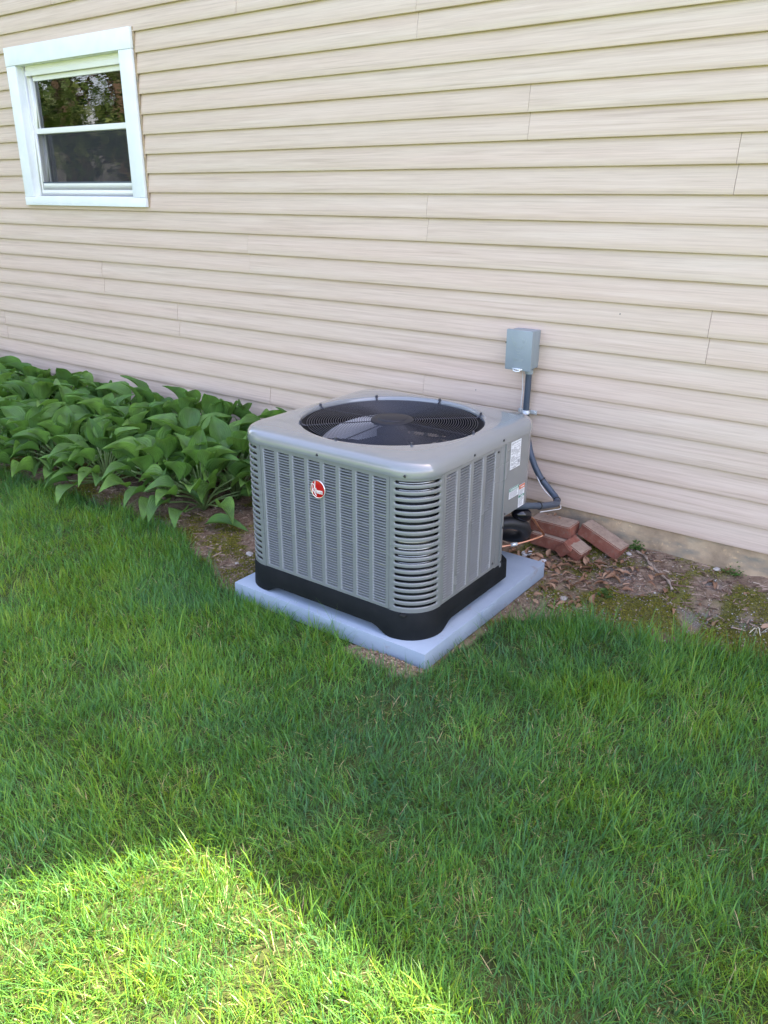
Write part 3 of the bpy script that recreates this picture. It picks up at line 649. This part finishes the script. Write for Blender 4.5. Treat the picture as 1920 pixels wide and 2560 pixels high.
# ------------------------------------------------------------------ refrigerant lines behind the valve bay
mb = MB(); mb.tube(spline([(-1.46,-.52,.255),(-1.40,-.46,.262),(-1.365,-.40,.235),(-1.375,-.36,.185),(-1.43,-.34,.15),(-1.52,-.33,.145),(-1.62,-.30,.15),(-1.68,-.12,.17),(-1.70,.0,.18)], 8), .026, 16)
pipe = mb.make('insulated_pipe', M_blk, smooth=True, sharp=60, label='thick black foam-insulated pipe curving below the control panel', cat='pipe')
mb = MB()
mb.tube([(-1.385,-.455,.305),(-1.372,-.430,.298),(-1.360,-.408,.290),(-1.350,-.392,.284),(-1.345,-.382,.281)], [.014,.028,.031,.024,.011], 20)
vlv = mb.make('service_valve', M_gloss, smooth=True, sharp=70, label='glossy black round valve cap under the control panel', cat='valve')
mb = MB(); mb.tube(spline([(-1.352,-.395,.286),(-1.338,-.365,.262),(-1.325,-.33,.215),(-1.316,-.300,.180),(-1.322,-.300,.168),(-1.345,-.345,.160),(-1.385,-.40,.150),(-1.43,-.45,.143),(-1.50,-.53,.137)], 7), .0052, 10)
cup = mb.make('copper_tube', M_cu, smooth=True, label='thin bent copper tube running from the valve past the bricks', cat='pipe')
mb = MB(); mb.tube([(-1.385,-.40,.150),(-1.395,-.4115,.1485),(-1.405,-.4222,.1470)], [.0072,.0085,.0072], 10); mb.make('coupling', M_zinc, cup, smooth=True)

# ------------------------------------------------------------------ disconnect box, conduit, whip
box = empty('disconnect_box', (-1.598, 0, .89), 'blue-grey metal electrical disconnect box screwed to the siding above the condenser', 'electrical box')
mb = MB(); mb.box((-.056, -.066, -.079), (.056, .006, .083)); mb.make('enclosure', M_box, box, bevel=.003)
mb = MB(); mb.box((-.062, -.084, -.086), (.062, -.0665, .087)); mb.make('cover', M_box, box, bevel=.004)
mb = MB()
for pts in (((-.036,.052),(-.030,.046)), ((-.033,.040),(-.024,.026),(-.014,.016),(-.004,.010)), ((-.026,.032),(-.018,.036),(-.010,.026)), ((.014,.054),(.020,.044),(.022,.034)), ((.024,.052),(.028,.042)), ((.034,.050),(.034,.038),(.028,.026),(.018,.016),(.008,.010)), ((-.014,.004),(-.004,-.002),(.008,.002)), ((-.006,-.012),(.010,-.012)), ((-.004,-.020),(.004,-.022))):
    mb.tube([(x, -.0842, z) for x, z in pts], .0007, 5)
for i in range(3): mb.box((-.028+.004*i, -.0848, -.036-.005*i), (.026-.003*i, -.0838, -.0350-.005*i))
mb.make('embossing', M_emb, box, smooth=True)
mb = MB(); mb.tube([(-.018,-.086,-.078),(-.014,-.094,-.086),(.0,-.097,-.088),(.014,-.094,-.086),(.018,-.086,-.078)], .003, 8); mb.box((-.024,-.088,-.083),(.024,-.084,-.077)); mb.make('hasp', M_zinc, box, smooth=True)
hose = spline([(-1.566,-.034,.800),(-1.568,-.030,.72),(-1.572,-.024,.62),(-1.566,-.026,.54),(-1.54,-.045,.485),(-1.50,-.08,.425),(-1.455,-.085,.352),(-1.405,-.085,.302),(-1.362,-.098,.272),(-1.332,-.15,.268),(-1.322,-.23,.288),(-1.325,-.32,.310),(-1.345,-.42,.336),(-1.38,-.50,.350)], 10)
mb = MB(); mb.tube(hose, .0138, 16); wh = mb.make('conduit', M_cond, smooth=True, sharp=60, label='dark grey flexible conduit dropping from the box and looping to the condenser', cat='conduit')
mb = MB(); mb.tube([(-1.566,-.034,.806),(-1.566,-.034,.786)], .0185, 16); mb.make('fitting', M_box, wh, smooth=True, sharp=40)
def ring_at(i, name, m_, r_=.0165, l=.003):
    a, b = hose[i], hose[i+1]; d = (b-a).normalized(); mb = MB(); mb.tube([a-d*l, a-d*l*.6, a+d*l*.6, a+d*l], [r_-.002, r_, r_, r_-.002], 16); mb.make(name, m_, wh, smooth=True, sharp=50)
for i in (63, 84, 112): ring_at(i, 'cable_tie', M_blk)
for i in range(20, 27): ring_at(i, 'rib', M_blk, .0148, .0016)
mb = MB(); mb.tube(spline([(-1.598,-.03,.802),(-1.597,-.030,.775),(-1.591,-.036,.74),(-1.590,-.036,.70),(-1.594,-.032,.655),(-1.594,-.030,.60),(-1.585,-.032,.54),(-1.52,-.065,.43),(-1.45,-.10,.335),(-1.40,-.105,.283),(-1.345,-.10,.248),(-1.318,-.14,.244),(-1.312,-.23,.266),(-1.32,-.34,.29)], 8), .0022, 6)
mb.make('control_wire', M_wht, smooth=True, label='thin white low-voltage wire hanging along the conduit', cat='wire')
mb = MB()
mb.tube([(-1.572+.0172*math.cos(a), -.024-.0172*math.sin(a), .612) for a in np.linspace(0, PI, 9)], .0028, 6)
for dz in (-.006, .006): mb.tube([(-1.572+.0165*math.cos(a), -.024-.0165*math.sin(a), .612+dz) for a in np.linspace(0, PI, 9)], .0026, 6)
mb.box((-1.616,-.012,.603),(-1.587,-.006,.620)); mb.box((-1.557,-.012,.603),(-1.526,-.006,.620)); clamp = mb.make('conduit_clamp', M_zinc, smooth=True, sharp=40, label='shiny two-hole steel strap holding the conduit to the siding', cat='clamp')
for x in (-1.605, -1.537):
    mb = MB(); mb.tube([(x,-.012,.6115),(x,-.016,.6115)], [.0062,.005], 8); mb.make('screw', M_zinc, clamp, smooth=True, sharp=30)

# ------------------------------------------------------------------ bricks
def brick(c, dims, eul, label, seed, mats=(M_brick, M_brickt), topface='z'):
    bm = bmesh.new(); bmesh.ops.create_cube(bm, size=1); bmesh.ops.scale(bm, vec=dims, verts=bm.verts)
    bmesh.ops.bevel(bm, geom=bm.edges[:], offset=.004, segments=2, affect='EDGES')
    bmesh.ops.subdivide_edges(bm, edges=[e for e in bm.edges if e.calc_length() > .03], cuts=7, use_grid_fill=True)
    r = random.Random(seed)
    for v in bm.verts:
        n_ = fbm(np.array([v.co.x*40+seed*3]), np.array([v.co.y*40+v.co.z*57+seed]), seed, 3)[0]-.5; v.co += v.co.normalized()*n_*.005
    me = bpy.data.meshes.new('brick'); bm.normal_update()
    for f in bm.faces: f.material_index = 1 if f.normal.z > .7 else 0; f.smooth = True
    bm.to_mesh(me); bm.free()
    for k_ in mats: me.materials.append(k_)
    me.set_sharp_from_angle(angle=math.radians(40))
    o = ob('brick', me, None, c, label, 'brick', 'loose bricks by the foundation'); o.rotation_euler = eul; return o
brick((-1.357,-.098,.1405), (.194,.100,.057), (0.03,-.01,-.04), 'whole brick with a sandy top lying on another brick', 1)
brick((-1.345,-.125,.0830), (.180,.100,.056), (.0,.01,-.06), 'red brick half hidden at the bottom of the stack', 2)
brick((-1.142,-.060,.1150), (.204,.092,.058), (-.05,.361,-.09), 'whole brick leaning at a slant against the foundation', 3)
brick((-1.226,-.140,.0740), (.088,.088,.052), (.05,.40,-.15), 'short broken half brick in front of the leaning brick', 4)
brick((-1.262,-.150,.0830), (.050,.10,.070), (.1,.75,-.05), 'dark red brick fragment wedged between the stack and the leaning brick', 5, mats=(M_brick, M_brick))

# ------------------------------------------------------------------ small things on the soil
def lump(name, loc, r, m_, label, cat, seed, flat=.6, group=None):
    bm = bmesh.new(); bmesh.ops.create_icosphere(bm, subdivisions=2, radius=1); rr = random.Random(seed)
    for v in bm.verts: v.co *= 1+(fbm(np.array([v.co.x*1.7+seed]), np.array([v.co.y*1.7+v.co.z*2.1]), seed, 2)[0]-.5)*.7
    bmesh.ops.scale(bm, vec=(r*1.25, r*.9, r*flat), verts=bm.verts); me = bpy.data.meshes.new(name); bm.to_mesh(me); bm.free(); me.materials.append(m_)
    z = float(gz(np.array([loc[0]]), np.array([loc[1]]))[0]); o = ob(name, me, None, (loc[0], loc[1], z+r*flat*.4), label, cat, group); o.rotation_euler.z = rr.uniform(0, 6); return o
lump('stone', (-1.025,-.052), .013, M_pebble, 'round tan stone at the foot of the leaning brick', 'stone', 2)
lump('stone', (-.668,.0-.012), .014, M_stone if False else M_pebble, 'grey stone against the foundation beyond the root', 'stone', 5)
lump('stone', (-1.133,-.462), .017, M_pebble, 'flat pale stone beside the pad corner', 'stone', 6, .45)
lump('stone', (-2.44,-.93), .016, M_pebble, 'pale stone in front of the hostas left of the condenser', 'stone', 9)
lump('stone', (-2.42,-1.03), .011, M_pebble, 'smaller stone in the bare patch left of the condenser', 'stone', 12)
lump('mortar_chunk', (-1.428,-.215), .026, M_chip, 'white mortar chunk among the dead leaves behind the pad', 'mortar', 3, .4)
lump('mortar_chunk', (-1.340,-.243), .020, M_chip, 'white mortar chunk at the rear corner of the pad', 'mortar', 4, .35)
def zz(x, y): return float(gz(np.array([x]), np.array([y]))[0])
mb = MB(); pts = [(-1.0,-.035),(-.955,-.052),(-.925,-.085),(-.885,-.108),(-.85,-.135),(-.815,-.16),(-.785,-.198)]
mb.tube(spline([(x, y, zz(x, y)+.010) for x, y in pts], 5), [.005+.002*math.sin(i*1.3) for i in range(31)], 8); mb.make('stick', M_wood, smooth=True, label='crooked bare stick lying on the soil near the foundation', cat='stick')
mb = MB(); mb.tube([(x, y, zz(x, y)+.006) for x, y in ((-1.062,-.53),(-1.04,-.515),(-1.015,-.50))], [.003,.004,.002], 6); mb.make('stick', M_wood, smooth=True, label='small pale stick on bare clay right of the pad', cat='stick')
# dead stems at the right
mb = MB()
for (x, y, dx, dy, h) in ((-.42,-.30,.07,-.04,.035),(-.44,-.32,.03,-.05,.045),(-.43,-.31,-.02,-.05,.03)):
    z = zz(x, y); mb.tube(spline([(x, y, z), (x+dx*.4, y+dy*.3, z+h), (x+dx, y+dy, z+h*.7)], 6), .0016, 5)
mb.make('dead_stems', M_straw, smooth=True, label='pale curled dead stems on moss at the right edge', cat='stem')

def leaf_mesh(L, W, droop, cup, fold, nseg=9, nw=8, seed=0, m_=None, name='leaf', tip=1.0):
    r = random.Random(seed); V = []; F = []; UV = []
    ph1, ph2 = r.uniform(0, 6), r.uniform(0, 6)
    for i in range(nseg+1):
        t = i/nseg
        wdt = W*(math.sin(PI*min(1, t**.72))**.85)*(1-.25*t) if 0 < t < 1 else 0.0004
        th = droop*t*t*1.2-droop*.25*t
        x = L*(t-.12*droop*t**3); z = -L*.5*th+L*.10*math.sin(PI*t)
        for j in range(nw+1):
            u = -1+2*j/nw
            zz_ = z+cup*wdt*(u*u)*.5-fold*wdt*abs(u)*-.45+.022*W*math.sin(t*11+ph1)*abs(u)**2*3*math.copysign(1, u)*.6
            V.append((x, u*wdt*.5*1.0, zz_)); UV.append((u, t))
    for i in range(nseg):
        for j in range(nw):
            a = i*(nw+1)+j; F.append((a, a+nw+1, a+nw+2, a+1))
    me = mesh(name, V, F, m_, True); uvl = me.uv_layers.new(name='UVMap')
    for lp in me.loops: uvl.data[lp.index].uv = UV[lp.vertex_index]
    return me
# fallen leaves
litter = [leaf_mesh(.045+.012*random.random(), .020+.006*random.random(), random.uniform(-.5,.9), random.uniform(.2,1.1), .3, 5, 4, s, M_litter) for s in range(6)]
spots = []
rr = random.Random(5)
def near_things(x, y): return (PX0-.01 < x < PX1+.012 and PY0 < y < PY1+.012)
while len(spots) < 160:
    q = rr.random()
    if q < .62: x, y = rr.gauss(-1.20, .16), rr.gauss(-.20, .09)
    elif q < .78: x, y = rr.gauss(-1.40, .10), rr.gauss(-.22, .07)
    elif q < .90: x, y = rr.uniform(-1.22, -.35), rr.uniform(-.33, -.02)
    else: x, y = rr.gauss(-1.12, .07), rr.gauss(-.42, .10)
    if near_things(x, y) or y > -.012 or y < -.62 or not(-1.75 < x < .1): continue
    if -1.47 < x < -1.26 and -.19 < y < -.03: continue
    if -1.25 < x < -1.05 and -.14 < y < 0: continue
    spots.append((x, y))
for (x, y) in spots:
    wh_ = 'on bare clay beside the pad corner' if y < -.34 else 'behind the pad under the pipes' if x < -1.30 else 'in front of the loose bricks' if x < -1.02 else 'on soil near the crooked stick' if x < -.72 else 'by the foundation at the right edge'
    o = ob('fallen_leaf', litter[rr.randrange(6)], None, (x, y, zz(x, y)+.003+rr.random()*.010), 'curled brown dead leaf '+wh_, 'leaf', 'dead leaves '+wh_); o.rotation_euler = (rr.uniform(-.5,.5), rr.uniform(-.45,.35), rr.uniform(0, 6.28)); s = rr.uniform(.6, 1.1); o.scale = (s, s, s)
for i in range(5):
    o = ob('fallen_leaf', litter[i], None, (-1.375+rr.uniform(-.022,.022), -.075+rr.uniform(-.015,.015), .172+.002*i), 'small crumpled dark leaf lying on top of the sandy brick', 'leaf', 'leaves on the top brick'); o.rotation_euler = (rr.uniform(-.3,.3), rr.uniform(-.3,.3), i*1.3); o.scale = (.5,.5,.5)
# blue-green fallen hosta leaf
hl = leaf_mesh(.24, .075, .15, .5, .5, 9, 8, 77, M_hosta, 'fallen_leaf')
o = ob('fallen_leaf', hl, None, (-2.86, -.82, zz(-2.86, -.82)+.015), 'long hosta leaf lying flat on the soil left of the condenser', 'leaf'); o.rotation_euler = (.25, -.02, .35)

# scattered debris, grit, moss tufts: each one mass
def scatter(name, n, fn, V0, F0, m_, label, smin, smax, tilt=.5, zoff=.002, flat=False):
    xs = []; ys = []
    while len(xs) < n:
        x = rng.uniform(-6.2, 1.0, 40000); y = rng.uniform(-1.6, 0.0, 40000); p = fn(x, y); kx = rng.random(40000) < p
        xs += list(x[kx]); ys += list(y[kx])
        if len(xs) == 0: break
    xs = np.array(xs[:n]); ys = np.array(ys[:n]); zs = gz(xs, ys)+zoff; n = len(xs)
    s = rng.uniform(smin, smax, n)*rng.choice([1, 1, 1, 1.6], n); az = rng.uniform(0, 2*PI, n); tx = rng.normal(0, tilt, n)
    V0 = np.array(V0); nv = len(V0); P = V0[None]*s[:, None, None]
    jit = 1+rng.uniform(-.3, .3, (n, 1, 3)); P = P*jit
    c, s_ = np.cos(tx)[:, None], np.sin(tx)[:, None]; Yv = P[..., 1]*c-P[..., 2]*s_; Zv = P[..., 1]*s_+P[..., 2]*c
    c, s_ = np.cos(az)[:, None], np.sin(az)[:, None]; Xw = P[..., 0]*c-Yv*s_; Yw = P[..., 0]*s_+Yv*c
    V = np.stack([Xw+xs[:, None], Yw+ys[:, None], Zv+zs[:, None]], -1).reshape(-1, 3)
    L = np.concatenate([np.array(f) for f in F0]); sz = np.array([len(f) for f in F0])
    LL = (L[None]+(np.arange(n)*nv)[:, None]).ravel(); SZ = np.tile(sz, n)
    me = np_mesh(name, V, LL, SZ, m_, dict(tint=np.repeat(rng.random(n), nv)))
    return ob(name, me, label=label, kind='stuff')
outpad = lambda x, y: ~((x > PX0-.004) & (x < PX1+.004) & (y > PY0-.004) & (y < PY1+.004))
bare = lambda x, y: (~lawnmask(x, y)) & outpad(x, y) & (y < -.004)
def lastmoss(x, y): return np.clip(sstep(.38,.58,fbm(x*9,y*9,41)+.55*blob(x,y,-.90,-.40,.22,.11,.5)+.45*blob(x,y,-.72,-.40,.12,.08)+.6*blob(x,y,-.42,-.36,.30,.07,.15)-.13)+.8*sstep(.48,.62,fbm(x*11,y*11,43)+.45*blob(x,y,-2.50,-.95,.22,.10)-.22), 0, 1)
octV = [(1,0,0),(-1,0,0),(0,.8,0),(0,-.8,0),(0,0,.55),(0,0,-.55)]; octF = [(0,2,4),(2,1,4),(1,3,4),(3,0,4),(2,0,5),(1,2,5),(3,1,5),(0,3,5)]
scatter('gravel', 2600, lambda x, y: bare(x, y)*(.03+.9*np.clip(.8*blob(x,y,-.97,-.24,.17,.06,-.5)+.9*blob(x,y,-.50,-.27,.26,.05,.1)+.12*(x > -1.3), 0, 1)), octV, octF, M_stone, 'small pale grit scattered over the bare soil', .0012, .0042)
clodm = leafmat('soil_clod', [(0,(.14,.10,.065)),(.6,(.26,.19,.13)),(1,(.38,.29,.20))], .95, 0)
scatter('soil_crumbs', 9000, lambda x, y: bare(x, y)*np.clip(.06+1.2*blob(x,y,-1.42,-1.31,.28,.07)+.7*blob(x,y,-1.13,-.62,.17,.16)+.6*blob(x,y,-2.28,-1.08,.22,.18), 0, 1), octV, octF, clodm, 'crumbly brown soil on the bare patches', .0015, .0065)
chipV = [(-1,-.16,0),(1,-.12,.03),(.95,.14,.0),(-.9,.18,.05),(-.2,0,.10)]; chipF = [(0,1,4),(1,2,4),(2,3,4),(3,0,4)]
scatter('mulch', 11500, lambda x, y: bare(x, y)*np.clip(-.5*lastmoss(x, y)+.05+1.*blob(x,y,-1.15,-.16,.45,.16)+.6*(x > -1.1)*(y > -.30)+.5*(x < -2.3), 0, 1), chipV, chipF, M_debris, 'fine brown bark and twig litter on the soil', .006, .017, .35, .003)
mossV = []; mossF = []
for i in range(5):
    a = i*2.4; c_, s_ = math.cos(a), math.sin(a); n0 = len(mossV); mossV += [(c_*.1-s_*.16, s_*.1+c_*.16, 0), (c_*.1+s_*.16, s_*.1-c_*.16, 0), (c_*.75, s_*.75, .75+.2*(i % 3))]; mossF.append((n0, n0+1, n0+2))
scatter('moss', 42000, lambda x, y: bare(x, y)*lastmoss(x, y)*(~((blob(x,y,-.675,-.325,.05,.10,.4) > .45))), mossV, mossF, M_moss, 'yellow-green moss in low patches on the bare ground', .003, .0065, .25, .0)
# weeds at the foundation
def weed(x, y, n, r_, label, seed):
    rr = random.Random(seed); V = []; F = []; T = []
    z = zz(x, y)
    for i in range(n):
        a = rr.uniform(PI, 2*PI); d = rr.random()**.6*r_; h = rr.uniform(.01, .05)*(1.3-d/r_); lx, ly, lz = x+math.cos(a)*d*1.3, y-.004+math.sin(a)*d*.6, z+h; s = rr.uniform(.005, .010); b = rr.uniform(0, 6.28); tz = rr.uniform(-.3, .5)
        u = Vector((math.cos(b), math.sin(b), tz))*s; v = Vector((-math.sin(b), math.cos(b), rr.uniform(-.3,.3)))*s*.55; p = Vector((lx, ly, lz)); k0 = len(V)
        V += [p-u, p+v, p+u, p-v]; F.append((k0, k0+1, k0+2, k0+3)); T += [rr.random()]*4
        k0 = len(V); q = Vector((x+rr.uniform(-.01,.01), y-.008, z)); V += [q, q+Vector((.0015,0,0)), p-u]; F.append((k0, k0+1, k0+2)); T += [0]*3
    me = mesh('weed_plant', V, F, M_weed); at = me.attributes.new('tint', 'FLOAT', 'POINT'); at.data.foreach_set('value', T)
    ob('weed_plant', me, label=label, cat='weed')
weed(-1.005, -.012, 90, .034, 'small green weed at the foundation right of the leaning brick', 3)
weed(-.60, -.012, 45, .035, 'sparse green weed with dry stalks at the foundation far right', 4)
weed(-1.0, -.345, 50, .025, 'low bright green sprout in the moss right of the pad', 8)

# ------------------------------------------------------------------ hostas
hleaf = [leaf_mesh(.225, .138, random.uniform(.15, .6), random.uniform(.1,.6), random.uniform(.2,.8), 10, 12, 100+s, M_hosta) for s in range(7)]
hleaf += [leaf_mesh(.20, .112, random.uniform(.0, .5), random.uniform(.5,.9), random.uniform(.5,.9), 10, 12, 200+s, M_hosta) for s in range(3)]
def hosta(x, y, n, label, seed, H=.30, R=.21, sc=1.):
    rr = random.Random(seed); z = zz(x, y); root = empty('hosta', (x, y, z), label, 'hosta', 'hostas along the wall'); st = MB()
    for i in range(n):
        az = i*2.39996+rr.uniform(-.35,.35); ring = (i+.5)/n
        el = 1.42-.95*ring+rr.uniform(-.12,.12); Lp = H*(1.06-.30*ring)*rr.uniform(.86, 1.1)
        d = Vector((math.cos(az)*math.cos(el), math.sin(az)*math.cos(el), math.sin(el))); tip = d*Lp+Vector((math.cos(az)*R*.30*ring, math.sin(az)*R*.30*ring, 0))
        if y+tip.y > -.06: tip.y = -.06-y
        st.tube(spline([(0,0,0), (d.x*Lp*.45, d.y*Lp*.45, d.z*Lp*.6), tip], 4), [.0045]*9, 5)
        o = ob('leaf', hleaf[rr.randrange(len(hleaf))], root, tip)
        yaw = az+rr.uniform(-.5,.5)
        if y+tip.y > -.20: yaw = -PI/2+rr.uniform(-1.2,1.2)
        pitch = -(.92-.95*ring)+rr.uniform(-.38,.35); o.rotation_mode = 'ZYX' if False else 'XYZ'
        o.rotation_euler = (rr.uniform(-.35,.35), pitch, yaw); s = rr.uniform(.78, 1.12)*sc; o.scale = (s, s*rr.uniform(.92,1.08), s)
    st.make('stalks', M_stem, root, smooth=True, kind='stuff')
pos = []
for r_i, (yy, x0, x1, st) in enumerate(((-.20, -6.3, -2.95, .37), (-.47, -6.15, -2.90, .345), (-.77, -6.0, -3.02, .33))):
    x = x0
    while x <= x1: pos.append((r_i, x+random.uniform(-.04,.04), yy+random.uniform(-.03,.03)+(.09 if r_i == 2 and x > -3.5 else 0))); x += st
xs_by = {}
for r_i in range(3):
    row = sorted([p for p in pos if p[0] == r_i], key=lambda p: -p[1]); rn = ['back row against the siding', 'middle row', 'front row by the lawn'][r_i]
    ordn = ['nearest the condenser', 'second from the condenser', 'third from the condenser', 'fourth from the condenser', 'fifth from the condenser', 'sixth from the condenser', 'seventh from the condenser', 'eighth from the condenser', 'ninth from the condenser', 'tenth from the condenser']
    for j, (_, x, y) in enumerate(row):
        hosta(x, y, [25, 28, 32][r_i], 'green hosta in the %s, %s' % (rn, ordn[j]), 300+r_i*40+j, H=[.27,.27,.235][r_i], sc=[.92,.92,.86][r_i])

# ------------------------------------------------------------------ lawn blades
def frust(x, y, mrg):
    vx = x; vy = y+3.23117; vz = .0-1.518
    c = vx*CF.x+vy*CF.y+vz*CF.z; u = (vx*CR.x+vy*CR.y+vz*CR.z)/c; v = (vx*CD.x+vy*CD.y+vz*CD.z)/c
    return (c > .2) & (np.abs(u) < .477*(1+mrg)) & (v < .636*(1+mrg)) & (v > -.8)
N0 = 1900000
x = rng.uniform(-6.4, .7, N0); y = rng.uniform(-3.45, -.3, N0)
dist = np.sqrt(x*x+(y+3.23)**2)
dens = np.clip(1.35-.20*(dist-1.2), .42, 1.)
clump = fbm(x*16, y*16, 71, 2); thin = fbm(x*3.2, y*3.2, 73, 3)
pk = dens*np.where(frust(x, y, .06), 1., np.where(frust(x, y, .35), .35, 0.))
pk = pk*np.clip(.45+1.3*(clump-.25), .2, 1)*np.clip(.55+1.5*(thin-.25), .45, 1)
keep = (rng.random(N0) < pk*.66) & lawnmask(x, y) & outpad(x, y)
x = x[keep]; y = y[keep]
edge = np.zeros(len(x))
for dx, dy in ((.06,0),(-.06,0),(0,.06),(0,-.06)): edge += (~lawnmask(x+dx, y+dy)) | (~outpad(x+dx, y+dy))
kk = (rng.random(len(x)) < np.where(edge > 1, .75, 1.)); x = x[kk]; y = y[kk]; edge = edge[kk]
n = len(x); print('blades', n)
big = fbm(x*1.7, y*1.7, 81, 3); c1_ = fbm(x*7, y*7, 83, 3)
h = rng.gamma(8., 1/8., n)*(.036+.030*c1_)*(1+.38*np.clip(edge, 0, 2)*.5)*(1+.30*sstep(-1.0,-.6,y)*(x > -1.4))
under_ = rng.random(n) < .45; h = np.where(under_, h*rng.uniform(.3, .65, n), h)
wd = np.where(rng.random(n) < .28, rng.uniform(.0022, .0038, n), rng.uniform(.0011, .0021, n))
flowa = fbm(x*2.1, y*2.1, 91, 3)*4*PI; az = flowa+rng.normal(0, 1.7, n)
lean = np.clip(np.abs(rng.normal(.34, .34, n))+.35*(fbm(x*5, y*5, 95, 2)-.4), .03, 1.35)
curl = rng.uniform(.15, 1.0, n)
dead = (rng.random(n) < .035+.16*sstep(.58,.74,fbm(x*6,y*6,97,3)))
lean = np.where(under_, lean+rng.uniform(0, .7, n), lean); lean = np.where(dead, np.clip(lean+.6, 0, 1.5), lean); h = np.where(dead, h*.8, h)
tint = np.clip(.42+.55*(big-.5)+.9*(c1_-.5)*.6+rng.normal(0, .17, n), 0, .86); tint = np.where(dead, rng.uniform(.90, 1., n), tint)
zb = gz(x, y)-.004
ts = np.array([0, .36, .72, 1.]); Pp = []
ang = lean[:, None]+curl[:, None]*ts[None, :]*1.0
seg = np.diff(ts)
cxv = np.cumsum(np.concatenate([np.zeros((n, 1)), np.sin(ang[:, :-1])*seg], 1), 1)*h[:, None]; czv = np.cumsum(np.concatenate([np.zeros((n, 1)), np.cos(ang[:, :-1])*seg], 1), 1)*h[:, None]
ca, sa = np.cos(az), np.sin(az); tw = rng.normal(0, .5, n); wx, wy = -np.sin(az+tw), np.cos(az+tw)
V = np.zeros((n, 7, 3)); wf = [.75, 1., .72]
for i in range(3):
    for s_, o_i in ((-1, 2*i), (1, 2*i+1)):
        V[:, o_i, 0] = x+ca*cxv[:, i]+s_*wx*wd*wf[i]*.5*2*.5; V[:, o_i, 1] = y+sa*cxv[:, i]+s_*wy*wd*wf[i]*.5; V[:, o_i, 2] = zb+czv[:, i]
V[:, 6, 0] = x+ca*cxv[:, 3]; V[:, 6, 1] = y+sa*cxv[:, 3]; V[:, 6, 2] = zb+czv[:, 3]
Lb = np.array([0,1,3,2, 2,3,5,4, 4,5,6]); sz = np.array([4,4,3])
LL = (Lb[None]+(np.arange(n)*7)[:, None]).ravel()
along = np.tile(np.array([0,0,.36,.36,.72,.72,1.]), n)
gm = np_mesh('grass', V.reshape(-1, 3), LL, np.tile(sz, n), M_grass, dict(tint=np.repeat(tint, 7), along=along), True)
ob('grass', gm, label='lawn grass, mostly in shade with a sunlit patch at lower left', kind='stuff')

# ------------------------------------------------------------------ trees across the yard (seen mirrored in the window)
def tree(x, y, H, R, label, seed, nl=9000):
    rr = random.Random(seed); g = np.random.default_rng(seed); root = empty('yard_tree', (x, y, 0), label, 'tree', 'trees across the yard'); mb = MB()
    mb.tube(spline([(0,0,-.1),(.1,.05,H*.3),(-.08,.1,H*.6),(.05,0,H*.9)], 5), [.28*(1-i/17) + .03 for i in range(16)], 10)
    cents = []
    for i in range(22):
        a = rr.uniform(0, 6.28); z = H*(.28+.68*rr.random()); r_ = R*math.sqrt(max(.05, 1-((z/H-.58)/.46)**2))*rr.uniform(.35,.9); c = Vector((math.cos(a)*r_, math.sin(a)*r_, z)); cents.append((c, rr.uniform(.22,.42)*R))
        mb.tube([(0,0,z*.72), (c*.5)+Vector((0,0,z*.40)), c], [.07,.045,.015], 6)
    mb.make('trunk', M_bark, root, smooth=True)
    ci = g.integers(0, len(cents), nl); C = np.array([list(c[0]) for c in cents])[ci]; RR = np.array([c[1] for c in cents])[ci]
    d = g.normal(size=(nl, 3)); d /= np.linalg.norm(d, axis=1)[:, None]; P = C+d*(RR*g.random(nl)**.4)[:, None]*np.array([1,1,.75])
    a = g.normal(size=(nl, 3)); a /= np.linalg.norm(a, axis=1)[:, None]; b = np.cross(a, g.normal(size=(nl, 3))); b /= np.linalg.norm(b, axis=1)[:, None]; s = g.uniform(.06, .13, nl)[:, None]
    V = np.stack([P-a*s, P+b*s*.6, P+a*s, P-b*s*.6], 1).reshape(-1, 3)
    me = np_mesh('crown', V, np.arange(nl*4), np.full(nl, 4), M_tree, dict(tint=np.repeat(g.random(nl), 4))); ob('crown', me, root)
tree(-14.5, -6.5, 8.5, 3.4, 'leafy tree across the yard straight out from the window', 1)
tree(-18.0, -3.2, 9.0, 3.2, 'leafy tree across the yard nearest the house line', 2)
tree(-19.5, -11.5, 10.0, 3.6, 'tall leafy tree farthest out across the yard', 3)
tree(-12.0, -12.0, 8.0, 3.2, 'leafy tree across the yard behind the photographer', 4)
g = np.random.default_rng(9); nl = 9000; t_ = g.random(nl); P = np.stack([-10.5-3.0*t_+g.normal(0,.45,nl), -1.4-8.5*t_+g.normal(0,.45,nl), np.abs(g.normal(.55,.40,nl))], 1)
a = g.normal(size=(nl, 3)); a /= np.linalg.norm(a, axis=1)[:, None]; b = np.cross(a, g.normal(size=(nl, 3))); b /= np.linalg.norm(b, axis=1)[:, None]; s = g.uniform(.05, .10, nl)[:, None]
ob('hedge', np_mesh('hedge', np.stack([P-a*s, P+b*s*.6, P+a*s, P-b*s*.6], 1).reshape(-1, 3), np.arange(nl*4), np.full(nl, 4), M_tree, dict(tint=np.repeat(g.random(nl), 4))), label='loose low hedge across the yard opposite the window', cat='hedge')
